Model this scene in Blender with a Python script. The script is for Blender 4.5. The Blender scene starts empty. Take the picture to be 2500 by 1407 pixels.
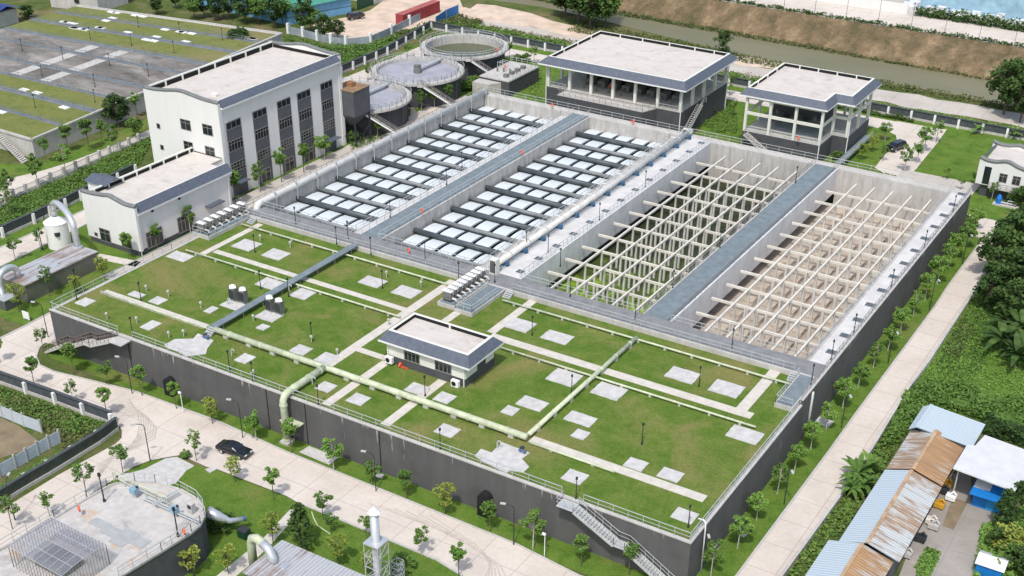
import bpy, math, random
from mathutils import Vector, Matrix
random.seed(7)
R_ = math.radians
S = bpy.context.scene
COL = S.collection
# ------------------------------------------------------------------ camera
F_PX, PITCH, ROLL, YAW = 3065.05, 0.5712, 0.0090, -0.5494
CAM = Vector((39.067, -100.792, 90.068)); PY0 = 1028.876
D_ = Vector((math.sin(YAW)*math.cos(PITCH), math.cos(YAW)*math.cos(PITCH), -math.sin(PITCH)))
r0 = Vector((math.cos(YAW), -math.sin(YAW), 0)); u0 = r0.cross(D_)
RX = math.cos(ROLL)*r0 + math.sin(ROLL)*u0; UX = -math.sin(ROLL)*r0 + math.cos(ROLL)*u0
cd = bpy.data.cameras.new('camera'); cam = bpy.data.objects.new('camera', cd); COL.objects.link(cam)
m = Matrix((RX, UX, -D_)).transposed().to_4x4(); m.translation = CAM; cam.matrix_world = m
cd.sensor_width = 36; cd.lens = 36*F_PX/2500; cd.shift_y = (PY0-703.5)/2500; cd.clip_start = 1; cd.clip_end = 3000
S.camera = cam
def ray(px, py): return D_ + RX*((px-1250)/F_PX) - UX*((py-PY0)/F_PX)
def P(px, py, z=0.0):
    """world point at height z that was measured in the photo at (px, py)"""
    v = ray(px, py); t = (z-CAM.z)/v.z
    return CAM + v*t
def PXp(px, py, X):
    v = ray(px, py); return CAM + v*((X-CAM.x)/v.x)
def PYp(px, py, Y):
    v = ray(px, py); return CAM + v*((Y-CAM.y)/v.y)
def P2(px, py, z=0.0):
    p = P(px, py, z); return (p.x, p.y)
# ------------------------------------------------------------------ light
w = bpy.data.worlds.new('World'); S.world = w; w.use_nodes = True
nt = w.node_tree; bg = nt.nodes['Background']
sky = nt.nodes.new('ShaderNodeTexSky'); sky.sky_type = 'NISHITA'; sky.sun_disc = False
SUN_EL = R_(58); SUN_DIR = Vector((0.30, -1.0, 0)).normalized()   # horizontal direction towards the sun
sky.sun_elevation = SUN_EL; sky.sun_rotation = math.atan2(SUN_DIR.x, SUN_DIR.y)
sky.air_density = 1.3; sky.dust_density = 3.0; sky.ozone_density = 1.0
nt.links.new(sky.outputs[0], bg.inputs[0]); bg.inputs[1].default_value = 0.15
sl = bpy.data.lights.new('sun', 'SUN'); so = bpy.data.objects.new('sun', sl); COL.objects.link(so)
sl.energy = 2.4; sl.angle = R_(3.0); sl.color = (1.0, 0.965, 0.92)
tow = Vector((SUN_DIR.x*math.cos(SUN_EL), SUN_DIR.y*math.cos(SUN_EL), math.sin(SUN_EL)))
so.rotation_euler = tow.to_track_quat('Z', 'Y').to_euler(); so.location = (0, -80, 150)
S.view_settings.view_transform = 'Standard'; S.view_settings.look = 'None'; S.view_settings.exposure = 0.24; S.view_settings.gamma = 1
# ------------------------------------------------------------------ materials
def rgb(r, g, b):
    f = lambda c: (c/255/12.92) if c/255 <= .04045 else ((c/255+.055)/1.055)**2.4
    return (f(r), f(g), f(b), 1)
def newmat(name, rough=.85, spec=.3, metal=0):
    mt = bpy.data.materials.new(name); mt.use_nodes = True
    b = mt.node_tree.nodes['Principled BSDF']
    b.inputs['Roughness'].default_value = rough; b.inputs['Specular IOR Level'].default_value = spec; b.inputs['Metallic'].default_value = metal
    return mt, mt.node_tree, b
def nd(t, ty, **k):
    n = t.nodes.new(ty)
    for a, v in k.items():
        if a in n.inputs.keys(): n.inputs[a].default_value = v
        else: setattr(n, a, v)
    return n
def pos(t, sc=(1, 1, 1), rot=0):
    g = nd(t, 'ShaderNodeNewGeometry'); mp = nd(t, 'ShaderNodeMapping'); mp.inputs['Scale'].default_value = sc
    mp.inputs['Rotation'].default_value = (0, 0, rot); t.links.new(g.outputs['Position'], mp.inputs['Vector']); return mp.outputs[0]
def noise(t, v, scale, detail=4, rough=.6, dist=0):
    n = nd(t, 'ShaderNodeTexNoise'); n.inputs['Scale'].default_value = scale; n.inputs['Detail'].default_value = detail
    n.inputs['Roughness'].default_value = rough; n.inputs['Distortion'].default_value = dist
    t.links.new(v, n.inputs['Vector']); return n.outputs['Fac']
def ramp(t, fac, stops, interp='LINEAR'):
    r = nd(t, 'ShaderNodeValToRGB'); cr = r.color_ramp; cr.interpolation = interp
    while len(cr.elements) > 1: cr.elements.remove(cr.elements[-1])
    cr.elements[0].position = stops[0][0]; cr.elements[0].color = stops[0][1]
    for p_, c in stops[1:]:
        e = cr.elements.new(p_); e.color = c
    t.links.new(fac, r.inputs[0]); return r.outputs[0]
def mix(t, fac, a, b, blend='MIX'):
    n = nd(t, 'ShaderNodeMix'); n.data_type = 'RGBA'; n.blend_type = blend
    for s, v in ((n.inputs[0], fac), (n.inputs[6], a), (n.inputs[7], b)):
        if hasattr(v, 'links') or hasattr(v, 'is_linked'): t.links.new(v, s)
        else: s.default_value = v
    return n.outputs[2]
def mth(t, op, a, b=0.0, c=None):
    n = nd(t, 'ShaderNodeMath'); n.operation = op
    for i, v in enumerate((a, b) if c is None else (a, b, c)):
        if hasattr(v, 'is_linked'): t.links.new(v, n.inputs[i])
        else: n.inputs[i].default_value = v
    return n.outputs[0]
def sep(t):
    g = nd(t, 'ShaderNodeNewGeometry'); s = nd(t, 'ShaderNodeSeparateXYZ'); t.links.new(g.outputs['Position'], s.inputs[0]); return s.outputs, g
def bump(t, b, h, strength=.3, dist=.1):
    n = nd(t, 'ShaderNodeBump'); n.inputs['Strength'].default_value = strength; n.inputs['Distance'].default_value = dist
    t.links.new(h, n.inputs['Height']); t.links.new(n.outputs[0], b.inputs['Normal'])
W1 = (1, 1, 1, 1); K0 = (0, 0, 0, 1)
def plain(name, c, rough=.8, var=.12, scale=.6, metal=0, spec=.3):
    mt, t, b = newmat(name, rough, spec, metal)
    f = noise(t, pos(t), scale, 5)
    lo = tuple(x*(1-var) for x in c[:3])+(1,); hi = tuple(min(1, x*(1+var)) for x in c[:3])+(1,)
    t.links.new(ramp(t, f, [(.3, lo), (.7, hi)]), b.inputs['Base Color']); return mt
def grass_mat(name, g1, g2, g3, brown, sc=.09, amt=.5):
    mt, t, b = newmat(name, .95, .1)
    p = pos(t)
    big = noise(t, p, sc, 8, .68, .5); fine = noise(t, p, 3.2, 5, .8); mid = noise(t, p, .38, 6, .68, .4)
    c = ramp(t, mid, [(.3, g1), (.5, g2), (.7, g3)])
    k = ramp(t, big, [(amt, K0), (amt+.16, W1)])
    c = mix(t, mth(t, 'MULTIPLY', k, .75), c, brown)
    c = mix(t, .55, c, ramp(t, fine, [(.3, (.25, .27, .22, 1)), (.68, (1, 1, 1, 1))]), 'MULTIPLY')
    t.links.new(c, b.inputs['Base Color']); bump(t, b, fine, .6, .25); return mt
M = {}
M['grass_roof'] = grass_mat('grass_roof', (.085, .17, .02, 1), (.132, .21, .036, 1), (.19, .245, .058, 1), (.29, .25, .10, 1), .075, .49)
M['grass'] = grass_mat('grass_verge', (.08, .16, .022, 1), (.13, .225, .036, 1), (.175, .26, .05, 1), (.25, .23, .085, 1), .11, .54)
M['grass_pale'] = grass_mat('grass_pale', (.13, .17, .04, 1), (.19, .215, .06, 1), (.24, .25, .08, 1), (.27, .24, .10, 1), .06, .47)
M['grass_old'] = grass_mat('grass_old_roof', (.15, .19, .05, 1), (.21, .235, .07, 1), (.25, .26, .09, 1), (.30, .25, .13, 1), .05, .5)
M['scrub'] = grass_mat('scrub_ground', (.06, .10, .025, 1), (.11, .15, .04, 1), (.17, .17, .07, 1), (.30, .22, .14, 1), .08, .5)
def road_mat(name, c1, c2, c3):
    mt, t, b = newmat(name, .9, .2)
    p = pos(t); a = noise(t, p, .12, 6, .6, .5); f = noise(t, p, 1.6, 5, .65)
    c = ramp(t, a, [(.3, c1), (.5, c2), (.7, c3)])
    c = mix(t, .35, c, ramp(t, f, [(.3, (.72, .7, .68, 1)), (.65, W1)]), 'MULTIPLY')
    s, g = sep(t)
    j = mth(t, 'LESS_THAN', mth(t, 'ABSOLUTE', mth(t, 'SUBTRACT', mth(t, 'FRACT', mth(t, 'DIVIDE', s[0], 5.0)), .5)), .012)
    j2 = mth(t, 'LESS_THAN', mth(t, 'ABSOLUTE', mth(t, 'SUBTRACT', mth(t, 'FRACT', mth(t, 'DIVIDE', s[1], 5.0)), .5)), .012)
    st = ramp(t, noise(t, p, .55, 6, .7, .6), [(.62, K0), (.74, W1)]); c = mix(t, mth(t, 'MULTIPLY', st, .32), c, (.33, .29, .25, 1))
    c = mix(t, mth(t, 'MULTIPLY', mth(t, 'MAXIMUM', j, j2), .4), c, (.22, .2, .18, 1))
    t.links.new(c, b.inputs['Base Color']); bump(t, b, f, .15, .03); return mt
M['road'] = road_mat('road_concrete', (.54, .48, .42, 1), (.61, .55, .485, 1), (.66, .60, .535, 1))
M['yard'] = road_mat('yard_concrete', (.43, .39, .345, 1), (.50, .46, .41, 1), (.56, .52, .47, 1))
M['yard_grey'] = road_mat('old_yard_concrete', (.27, .245, .22, 1), (.33, .305, .275, 1), (.39, .36, .33, 1))
M['dirt'] = plain('sandy_dirt', (.58, .46, .36, 1), .95, .2, .25)
def dark_wall():
    mt, t, b = newmat('dark_painted_wall', .8, .25)
    s, g = sep(t); cs = nd(t, 'ShaderNodeCombineXYZ')
    along = mth(t, 'ADD', s[0], s[1])
    t.links.new(along, cs.inputs[0]); t.links.new(mth(t, 'MULTIPLY', s[2], .12), cs.inputs[2])
    st = noise(t, cs.outputs[0], 1.7, 3, .55); lowf = noise(t, pos(t, (.06, .06, .02)), 1.0, 3)
    topm = mth(t, 'SUBTRACT', mth(t, 'MULTIPLY', s[2], .16), .55)   # more runs near the coping
    v = mth(t, 'ADD', mth(t, 'ADD', st, mth(t, 'MULTIPLY', topm, .22)), mth(t, 'MULTIPLY', mth(t, 'SUBTRACT', lowf, .5), .35))
    k = ramp(t, v, [(.70, K0), (.77, W1)])
    base = ramp(t, noise(t, pos(t, (1, 1, .25)), .45, 5), [(.3, (.088, .087, .088, 1)), (.7, (.115, .114, .114, 1))])
    pt = noise(t, pos(t, (.5, .5, 1)), .35, 6, .7); base = mix(t, .5, base, ramp(t, pt, [(.32, (.7, .7, .7, 1)), (.5, W1)]), 'MULTIPLY')
    c = mix(t, mth(t, 'MULTIPLY', k, .62), base, (.45, .45, .44, 1))
    t.links.new(c, b.inputs['Base Color']); return mt
M['dark_wall'] = dark_wall()
M['dark_base'] = plain('dark_grey_base', (.075, .078, .085, 1), .8, .15, .8)
def white_wall():
    mt, t, b = newmat('white_wall', .8, .25)
    s, g = sep(t); cs = nd(t, 'ShaderNodeCombineXYZ'); t.links.new(mth(t, 'ADD', s[0], s[1]), cs.inputs[0]); t.links.new(mth(t, 'MULTIPLY', s[2], .1), cs.inputs[2])
    st = noise(t, cs.outputs[0], 1.1, 4)
    c = ramp(t, st, [(.2, (.67, .67, .65, 1)), (.6, (.715, .715, .695, 1))]); t.links.new(c, b.inputs['Base Color']); return mt
M['white'] = white_wall()
M['cream'] = plain('cream_wall', (.68, .68, .62, 1), .8, .05)
def roof_flat():
    mt, t, b = newmat('flat_roof_screed', .9, .2)
    p = pos(t); a = noise(t, p, .35, 7, .65, .6); f = noise(t, pos(t, (.4, 1.2, 1)), 1.4, 5)
    c = ramp(t, a, [(.3, (.45, .415, .375, 1)), (.45, (.56, .52, .475, 1)), (.7, (.61, .57, .53, 1))])
    c = mix(t, .35, c, ramp(t, f, [(.3, (.75, .74, .73, 1)), (.6, W1)]), 'MULTIPLY')
    t.links.new(c, b.inputs['Base Color']); return mt
M['roof'] = roof_flat()
def tile():
    mt, t, b = newmat('blue_grey_tiles', .55, .4)
    s, g = sep(t)
    row = mth(t, 'FRACT', mth(t, 'MULTIPLY', s[2], 6.0)); k = ramp(t, row, [(0, (.55, .55, .55, 1)), (.35, W1)])
    c = mix(t, .5, ramp(t, noise(t, pos(t), 1.5, 4), [(.3, (.078, .094, .125, 1)), (.7, (.115, .135, .17, 1))]), k, 'MULTIPLY')
    t.links.new(c, b.inputs['Base Color']); return mt
M['tile'] = tile()
def pit_conc(name, c1, c2, c3):
    mt, t, b = newmat(name, .9, .2)
    s, g = sep(t); cs = nd(t, 'ShaderNodeCombineXYZ'); t.links.new(mth(t, 'ADD', s[0], s[1]), cs.inputs[0]); t.links.new(mth(t, 'MULTIPLY', s[2], .18), cs.inputs[2])
    st = noise(t, cs.outputs[0], 1.3, 5, .7); bl = noise(t, pos(t), .3, 5)
    c = ramp(t, st, [(.3, c1), (.52, c2), (.7, c3)])
    c = mix(t, .5, c, ramp(t, bl, [(.3, (.7, .69, .67, 1)), (.65, W1)]), 'MULTIPLY')
    t.links.new(c, b.inputs['Base Color']); bump(t, b, bl, .15, .05); return mt
M['pit'] = pit_conc('stained_concrete', (.36, .345, .32, 1), (.50, .485, .46, 1), (.58, .565, .54, 1))
M['conc'] = pit_conc('pale_concrete', (.42, .405, .385, 1), (.50, .485, .46, 1), (.55, .535, .51, 1))
M['pad'] = plain('pad_concrete', (.50, .49, .475, 1), .9, .16, 1.3)
M['path'] = plain('path_paving', (.55, .515, .455, 1), .9, .12, 1.2)
M['deckwhite'] = plain('white_deck', (.56, .55, .535, 1), .85, .12, .5)
M['deck'] = plain('grey_blue_deck', (.17, .21, .23, 1), .75, .18, .9)
M['deck_dark'] = plain('dark_grey_deck', (.21, .215, .22, 1), .8, .18, .7)
M['grate'] = plain('dark_grating', (.10, .12, .14, 1), .7, .2, 2)
M['beam'] = plain('beam_concrete', (.63, .60, .53, 1), .9, .12, .5)
M['column'] = plain('column_concrete', (.56, .54, .495, 1), .9, .15, .4)
M['cover'] = plain('white_cover_frp', (.62, .665, .68, 1), .45, .05, .5, 0, .5)
M['water_dark'] = plain('dark_channel_water', (.022, .03, .032, 1), .25, .3, .5, 0, .4)
M['pipe_dark'] = plain('dark_grey_channel', (.045, .058, .064, 1), .45, .2, .8)
M['pipe_mid'] = plain('grey_channel_pipe', (.19, .205, .21, 1), .4, .2, .8)
M['pipe_light'] = plain('pale_grey_pipe', (.58, .575, .545, 1), .5, .12, .7)
M['pipe_green'] = plain('pale_green_pipe', (.50, .54, .385, 1), .6, .22, .9)
M['pipe_steel'] = plain('bright_duct', (.62, .64, .66, 1), .3, .08, .6, .5, .5)
M['rail'] = plain('rail_steel', (.50, .52, .52, 1), .45, .08, .8, .2)
M['rail_dark'] = plain('rail_grey', (.27, .26, .25, 1), .5, .1)
M['lampdark'] = plain('lamp_post_dark', (.03, .035, .04, 1), .5, .2)
M['whitepaint'] = plain('white_paint', (.78, .78, .77, 1), .5, .05)
M['glass'] = plain('window_glass', (.018, .024, .028, 1), .12, .4, .4, 0, .6)
M['panel'] = plain('grey_spandrel', (.095, .10, .11, 1), .6, .12, .5)
M['frame'] = plain('dark_frame', (.035, .04, .045, 1), .5, .2)
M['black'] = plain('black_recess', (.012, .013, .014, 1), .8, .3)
M['blue'] = plain('blue_paint', (.05, .125, .215, 1), .5, .15)
M['orange'] = plain('orange_ring', (.75, .13, .06, 1), .5, .1)
M['red'] = plain('red_container', (.28, .045, .05, 1), .6, .2, .4)
M['trunk'] = plain('bark', (.13, .10, .075, 1), .95, .3, 3)
M['trunk_white'] = plain('bark_limewashed', (.42, .40, .36, 1), .95, .2, 3)
M['fence_dark'] = plain('dark_slat_fence', (.07, .08, .088, 1), .8, .25, 1.5)
M['steelbox'] = plain('weathered_steel_cladding', (.20, .195, .18, 1), .45, .18, .4, .35)
M['machine'] = plain('machine_grey', (.17, .175, .165, 1), .6, .25, 1.5)
def rusty(name, base, rust, amt, ax):
    mt, t, b = newmat(name, .6, .3, .1)
    s, g = sep(t)
    wv = mth(t, 'SINE', mth(t, 'MULTIPLY', s[ax], 14.0))
    sc = (.07, 1.7, 1) if ax == 1 else (1.7, .07, 1)
    n = noise(t, pos(t, sc), .9, 6, .7); n2 = noise(t, pos(t), .16, 4)
    v = mth(t, 'ADD', mth(t, 'MULTIPLY', n, .6), mth(t, 'MULTIPLY', n2, .55))
    k = ramp(t, v, [(amt, K0), (amt+.09, W1)])
    c = mix(t, mth(t, 'MULTIPLY', k, .85), base, ramp(t, n, [(.35, rust), (.7, tuple(x*.55 for x in rust[:3])+(1,))]))
    c = mix(t, .35, c, ramp(t, wv, [(0, (.45, .45, .45, 1)), (.6, W1)]), 'MULTIPLY')
    t.links.new(c, b.inputs['Base Color']); bump(t, b, wv, .3, .05); return mt
M['roof_rust'] = rusty('rusty_sheet_roof', (.55, .58, .58, 1), (.47, .28, .14, 1), .53, 1)
M['roof_blue'] = rusty('pale_blue_sheet_roof', (.52, .61, .665, 1), (.45, .35, .25, 1), .72, 1)
M['roof_white'] = plain('white_sheet_roof', (.58, .59, .60, 1), .55, .08)
M['roof_steel'] = rusty('stained_steel_roof', (.47, .48, .50, 1), (.34, .22, .16, 1), .57, 0)
M['roof_green'] = plain('green_sheet_roof', (.07, .27, .19, 1), .6, .12)
M['wall_blue'] = plain('blue_sheet_wall', (.16, .37, .58, 1), .6, .12)
def water(name, c1, c2, rough=.12):
    mt, t, b = newmat(name, rough, .5)
    n = noise(t, pos(t, (.5, 1, 1)), .08, 5); t.links.new(ramp(t, n, [(.35, c1), (.65, c2)]), b.inputs['Base Color'])
    bump(t, b, noise(t, pos(t), 1.2, 3), .12, .05); return mt
def deck_stain():
    mt, t, b = newmat('stained_deck', .9, .2)
    a = noise(t, pos(t), .28, 7, .7, .8); f = noise(t, pos(t), 1.3, 5); o = noise(t, pos(t, (1, 1, 1), .6), .33, 5, .65, .5)
    c = ramp(t, a, [(.3, (.34, .33, .31, 1)), (.45, (.50, .48, .455, 1)), (.7, (.57, .55, .525, 1))])
    c = mix(t, .45, c, ramp(t, f, [(.3, (.62, .61, .6, 1)), (.62, W1)]), 'MULTIPLY')
    c = mix(t, mth(t, 'MULTIPLY', ramp(t, o, [(.56, K0), (.66, W1)]), .6), c, (.50, .30, .13, 1))
    t.links.new(c, b.inputs['Base Color']); return mt
M['deck_stain'] = deck_stain()
M['lamphead'] = plain('lamp_head_grey', (.45, .45, .44, 1), .5, .1)
M['river'] = water('river_water', (.165, .155, .085, 1), (.20, .185, .105, 1), .42)
M['pond'] = water('green_tank_water', (.055, .07, .03, 1), (.08, .09, .04, 1), .1)
M['foam'] = plain('grey_tank_surface', (.34, .34, .38, 1), .5, .18, .35)
M['algae'] = None
def algae():
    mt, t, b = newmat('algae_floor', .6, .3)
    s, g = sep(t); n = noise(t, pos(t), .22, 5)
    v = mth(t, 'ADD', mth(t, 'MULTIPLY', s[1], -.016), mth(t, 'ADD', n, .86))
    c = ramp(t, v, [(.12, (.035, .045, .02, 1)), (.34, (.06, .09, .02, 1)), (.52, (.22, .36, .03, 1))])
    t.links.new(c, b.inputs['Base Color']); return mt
M['algae'] = algae()
M['pitfloor'] = plain('sandy_pit_floor', (.42, .36, .295, 1), .95, .25, .3)
def bank():
    mt, t, b = newmat('dry_bank', .95, .1)
    n = noise(t, pos(t, (1, .6, 1)), .2, 9, .74, .3); f = noise(t, pos(t), 1.3, 6, .8)
    c = ramp(t, n, [(.33, (.11, .105, .05, 1)), (.45, (.18, .14, .08, 1)), (.56, (.27, .195, .115, 1)), (.70, (.42, .32, .20, 1))])
    c = mix(t, .55, c, ramp(t, f, [(.33, (.35, .36, .33, 1)), (.66, W1)]), 'MULTIPLY')
    t.links.new(c, b.inputs['Base Color']); bump(t, b, f, .8, .5); return mt
M['bank'] = bank()
M['old_roof'] = None
def oldroof():
    mt, t, b = newmat('weathered_old_deck', .95, .15)
    n = noise(t, pos(t, (.5, 1, 1)), .16, 7, .7, .6); f = noise(t, pos(t), .9, 5, .7)
    c = ramp(t, n, [(.3, (.10, .092, .085, 1)), (.48, (.20, .185, .17, 1)), (.62, (.32, .30, .275, 1)), (.74, (.48, .45, .42, 1))])
    c = mix(t, .5, c, ramp(t, f, [(.3, (.6, .58, .56, 1)), (.7, W1)]), 'MULTIPLY')
    t.links.new(c, b.inputs['Base Color']); return mt
M['old_roof'] = oldroof()
def leaf(name, stops, rough=.7):
    mt, t, b = newmat(name, rough, .25)
    g = nd(t, 'ShaderNodeNewGeometry'); oi = nd(t, 'ShaderNodeObjectInfo')
    v = mth(t, 'FRACT', mth(t, 'ADD', mth(t, 'MULTIPLY', g.outputs['Random Per Island'], .62), mth(t, 'MULTIPLY', oi.outputs['Random'], .38)))
    t.links.new(ramp(t, v, stops), b.inputs['Base Color'])
    tr = nd(t, 'ShaderNodeBsdfTranslucent'); t.links.new(ramp(t, v, stops), tr.inputs[0])
    mx = nd(t, 'ShaderNodeMixShader'); mx.inputs[0].default_value = .25
    out = t.nodes['Material Output']; t.links.new(b.outputs[0], mx.inputs[1]); t.links.new(tr.outputs[0], mx.inputs[2]); t.links.new(mx.outputs[0], out.inputs[0]); return mt
M['leaf'] = leaf('leaf_green', [(0, (.065, .135, .028, 1)), (.5, (.12, .225, .045, 1)), (1, (.21, .32, .07, 1))])
M['leaf_dark'] = leaf('leaf_dark', [(0, (.032, .07, .02, 1)), (.6, (.065, .125, .03, 1)), (1, (.12, .19, .045, 1))])
M['leaf_yellow'] = leaf('leaf_yellow', [(0, (.15, .22, .04, 1)), (.5, (.25, .32, .055, 1)), (1, (.38, .39, .09, 1))])
M['weed'] = leaf('weed_green', [(0, (.11, .22, .04, 1)), (.5, (.175, .32, .06, 1)), (1, (.26, .40, .09, 1))])
M['reed'] = leaf('dry_weed', [(0, (.07, .11, .03, 1)), (.5, (.14, .17, .055, 1)), (1, (.27, .22, .11, 1))])
# ------------------------------------------------------------------ mesh helpers
class MB:
    def __init__(s): s.v = []; s.f = []
    def face(s, pts):
        n = len(s.v); s.v += [tuple(p) for p in pts]; s.f.append(tuple(range(n, n+len(pts)))); return s
    def add(s, vs, fs):
        n = len(s.v); s.v += [tuple(p) for p in vs]; s.f += [tuple(n+i for i in f) for f in fs]; return s
    def box(s, x0, x1, y0, y1, z0, z1):
        v = [(x0, y0, z0), (x1, y0, z0), (x1, y1, z0), (x0, y1, z0), (x0, y0, z1), (x1, y0, z1), (x1, y1, z1), (x0, y1, z1)]
        return s.add(v, [(3, 2, 1, 0), (4, 5, 6, 7), (0, 1, 5, 4), (1, 2, 6, 5), (2, 3, 7, 6), (3, 0, 4, 7)])
    def bar(s, a, b, wd, h, up=(0, 0, 1)):
        a = Vector(a); b = Vector(b); d = (b-a).normalized(); u = Vector(up)
        sd = d.cross(u)
        if sd.length < 1e-4: sd = d.cross(Vector((0, 1, 0)))
        sd.normalize(); u = sd.cross(d).normalized()
        o = [(-1, -1), (1, -1), (1, 1), (-1, 1)]
        v = [a+sd*(i*wd/2)+u*(j*h/2) for i, j in o]+[b+sd*(i*wd/2)+u*(j*h/2) for i, j in o]
        return s.add(v, [(0, 1, 2, 3), (7, 6, 5, 4), (0, 4, 5, 1), (1, 5, 6, 2), (2, 6, 7, 3), (3, 7, 4, 0)])
    def tube(s, pts, r, n=8, cap=True):
        pts = [Vector(p) for p in pts]; rings = []; prev = None
        rr = r if isinstance(r, (list, tuple)) else [r]*len(pts)
        base = len(s.v)
        for i, p in enumerate(pts):
            d = (pts[min(i+1, len(pts)-1)]-pts[max(i-1, 0)]).normalized()
            if prev is None:
                a = d.cross(Vector((0, 0, 1)))
                if a.length < 1e-3: a = Vector((1, 0, 0))
            else: a = prev-d*prev.dot(d)
            a.normalize(); b = d.cross(a); prev = a
            for k in range(n):
                t = 2*math.pi*k/n; s.v.append(tuple(p+a*(rr[i]*math.cos(t))+b*(rr[i]*math.sin(t))))
        for i in range(len(pts)-1):
            for k in range(n):
                k2 = (k+1) % n; s.f.append((base+i*n+k, base+i*n+k2, base+(i+1)*n+k2, base+(i+1)*n+k))
        if cap:
            s.f.append(tuple(base+k for k in range(n))[::-1]); s.f.append(tuple(base+(len(pts)-1)*n+k for k in range(n)))
        return s
    def cyl(s, x, y, z0, z1, r, n=16, r1=None):
        return s.tube([(x, y, z0), (x, y, z1)], [r, r if r1 is None else r1], n)
    def prism(s, poly, z0, z1, bottom=True):
        a = sum(poly[i][0]*poly[(i+1) % len(poly)][1]-poly[(i+1) % len(poly)][0]*poly[i][1] for i in range(len(poly)))
        if a < 0: poly = poly[::-1]
        n = len(poly); v = [(p[0], p[1], z0) for p in poly]+[(p[0], p[1], z1) for p in poly]
        f = [tuple(range(n, 2*n))]+[(i, (i+1) % n, n+(i+1) % n, n+i) for i in range(n)]
        if bottom: f.append(tuple(range(n))[::-1])
        return s.add(v, f)
    def sheet(s, poly, z):
        a = sum(poly[i][0]*poly[(i+1) % len(poly)][1]-poly[(i+1) % len(poly)][0]*poly[i][1] for i in range(len(poly)))
        if a < 0: poly = poly[::-1]
        return s.face([(p[0], p[1], z) for p in poly])
    def ring(s, cx, cy, r0, r1, z0, z1, n=48):
        b = len(s.v)
        for k in range(n):
            t = 2*math.pi*k/n; c, q = math.cos(t), math.sin(t)
            s.v += [(cx+r0*c, cy+r0*q, z0), (cx+r1*c, cy+r1*q, z0), (cx+r1*c, cy+r1*q, z1), (cx+r0*c, cy+r0*q, z1)]
        for k in range(n):
            i, j = b+4*k, b+4*((k+1) % n)
            for u, w_ in ((0, 1), (1, 2), (2, 3), (3, 0)): s.f.append((i+u, j+u, j+w_, i+w_)[::-1])
        return s
    def split(s, name, mat, parent, per=1, smooth=False):
        """build the pieces of this mesh as separate parts, per = primitives in one piece"""
        par = list(range(len(s.v)))
        def find(i):
            while par[i] != i: par[i] = par[par[i]]; i = par[i]
            return i
        for f in s.f:
            for i in f[1:]: par[find(i)] = find(f[0])
        order = []; comp = {}
        for f in s.f:
            r = find(f[0])
            if r not in comp: comp[r] = []; order.append(r)
            comp[r].append(f)
        for k in range(0, len(order), per):
            fs = [f for r in order[k:k+per] for f in comp[r]]; idx = sorted({i for f in fs for i in f}); mp = {i: j for j, i in enumerate(idx)}
            q = MB(); q.v = [s.v[i] for i in idx]; q.f = [tuple(mp[i] for i in f) for f in fs]; q.build(name, mat, parent, smooth)
    def build(s, name, mat, parent=None, smooth=False, loc=None):
        me = bpy.data.meshes.new(name); me.from_pydata(s.v, [], s.f); me.update()
        me.materials.append(M[mat] if isinstance(mat, str) else mat)
        if smooth: me.shade_smooth()
        o = bpy.data.objects.new(name, me); COL.objects.link(o)
        if loc: o.location = loc
        if parent: o.parent = parent
        return o
def tag(o, label=None, cat=None, group=None, kind=None):
    if label: o['label'] = label
    if cat: o['category'] = cat
    if group: o['group'] = group
    if kind: o['kind'] = kind
    return o
def thing(name, label, cat, group=None, loc=(0, 0, 0), rz=0, sc=1):
    o = bpy.data.objects.new(name, None); COL.objects.link(o); o.location = loc; o.rotation_euler = (0, 0, rz); o.scale = (sc, sc, sc); o.empty_display_size = .2
    return tag(o, label, cat, group)
def dup(root, loc, rz=0, sc=1, label=None, group=None):
    r = root.copy(); COL.objects.link(r); r.location = loc; r.rotation_euler = (0, 0, rz); r.scale = (sc, sc, sc)
    if label: r['label'] = label
    if group: r['group'] = group
    for ch in list(root.children):
        c = ch.copy(); COL.objects.link(c); c.parent = r
        for g in ch.children:
            d = g.copy(); COL.objects.link(d); d.parent = c
    return r
def struct(name, mb, mat): return tag(mb.build(name, mat), kind='structure')
ORD = ['first', 'second', 'third', 'fourth', 'fifth', 'sixth', 'seventh', 'eighth', 'ninth', 'tenth', 'eleventh', 'twelfth', 'thirteenth', 'fourteenth', 'fifteenth', 'sixteenth', 'seventeenth', 'eighteenth', 'nineteenth', 'twentieth', 'twenty-first', 'twenty-second', 'twenty-third', 'twenty-fourth', 'twenty-fifth']
def inset(poly, d):
    n = len(poly); out = []
    for i in range(n):
        p0, p1, p2 = Vector(poly[i-1]), Vector(poly[i]), Vector(poly[(i+1) % n])
        a = (p1-p0).normalized(); b = (p2-p1).normalized()
        na = Vector((-a.y, a.x)); nb = Vector((-b.y, b.x))
        k = na+nb; k = k/(1+na.dot(nb)); out.append((p1.x+k.x*d, p1.y+k.y*d))
    return out
def rail(mb, pts, h=1.1, sp=2.0, r=.035, closed=False, mid=True):
    pts = [Vector(p) for p in pts]
    if closed: pts.append(pts[0])
    for a, b in zip(pts[:-1], pts[1:]):
        L = (b-a).length
        if L < .05: continue
        mb.bar(a+Vector((0, 0, h)), b+Vector((0, 0, h)), 2*r, 2*r)
        if mid: mb.bar(a+Vector((0, 0, h*.5)), b+Vector((0, 0, h*.5)), 1.4*r, 1.4*r)
        n = max(1, round(L/sp))
        for i in range(n+1):
            p = a+(b-a)*(i/n); mb.bar(p, p+Vector((0, 0, h)), 1.5*r, 1.5*r)
    return mb
def railing(label, pts, h=1.1, sp=2.0, mat='rail', closed=False, r=.035, group='railings of the treatment works'):
    return tag(rail(MB(), pts, h, sp, r, closed).build('railing', mat), label, 'railing', group)
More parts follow.
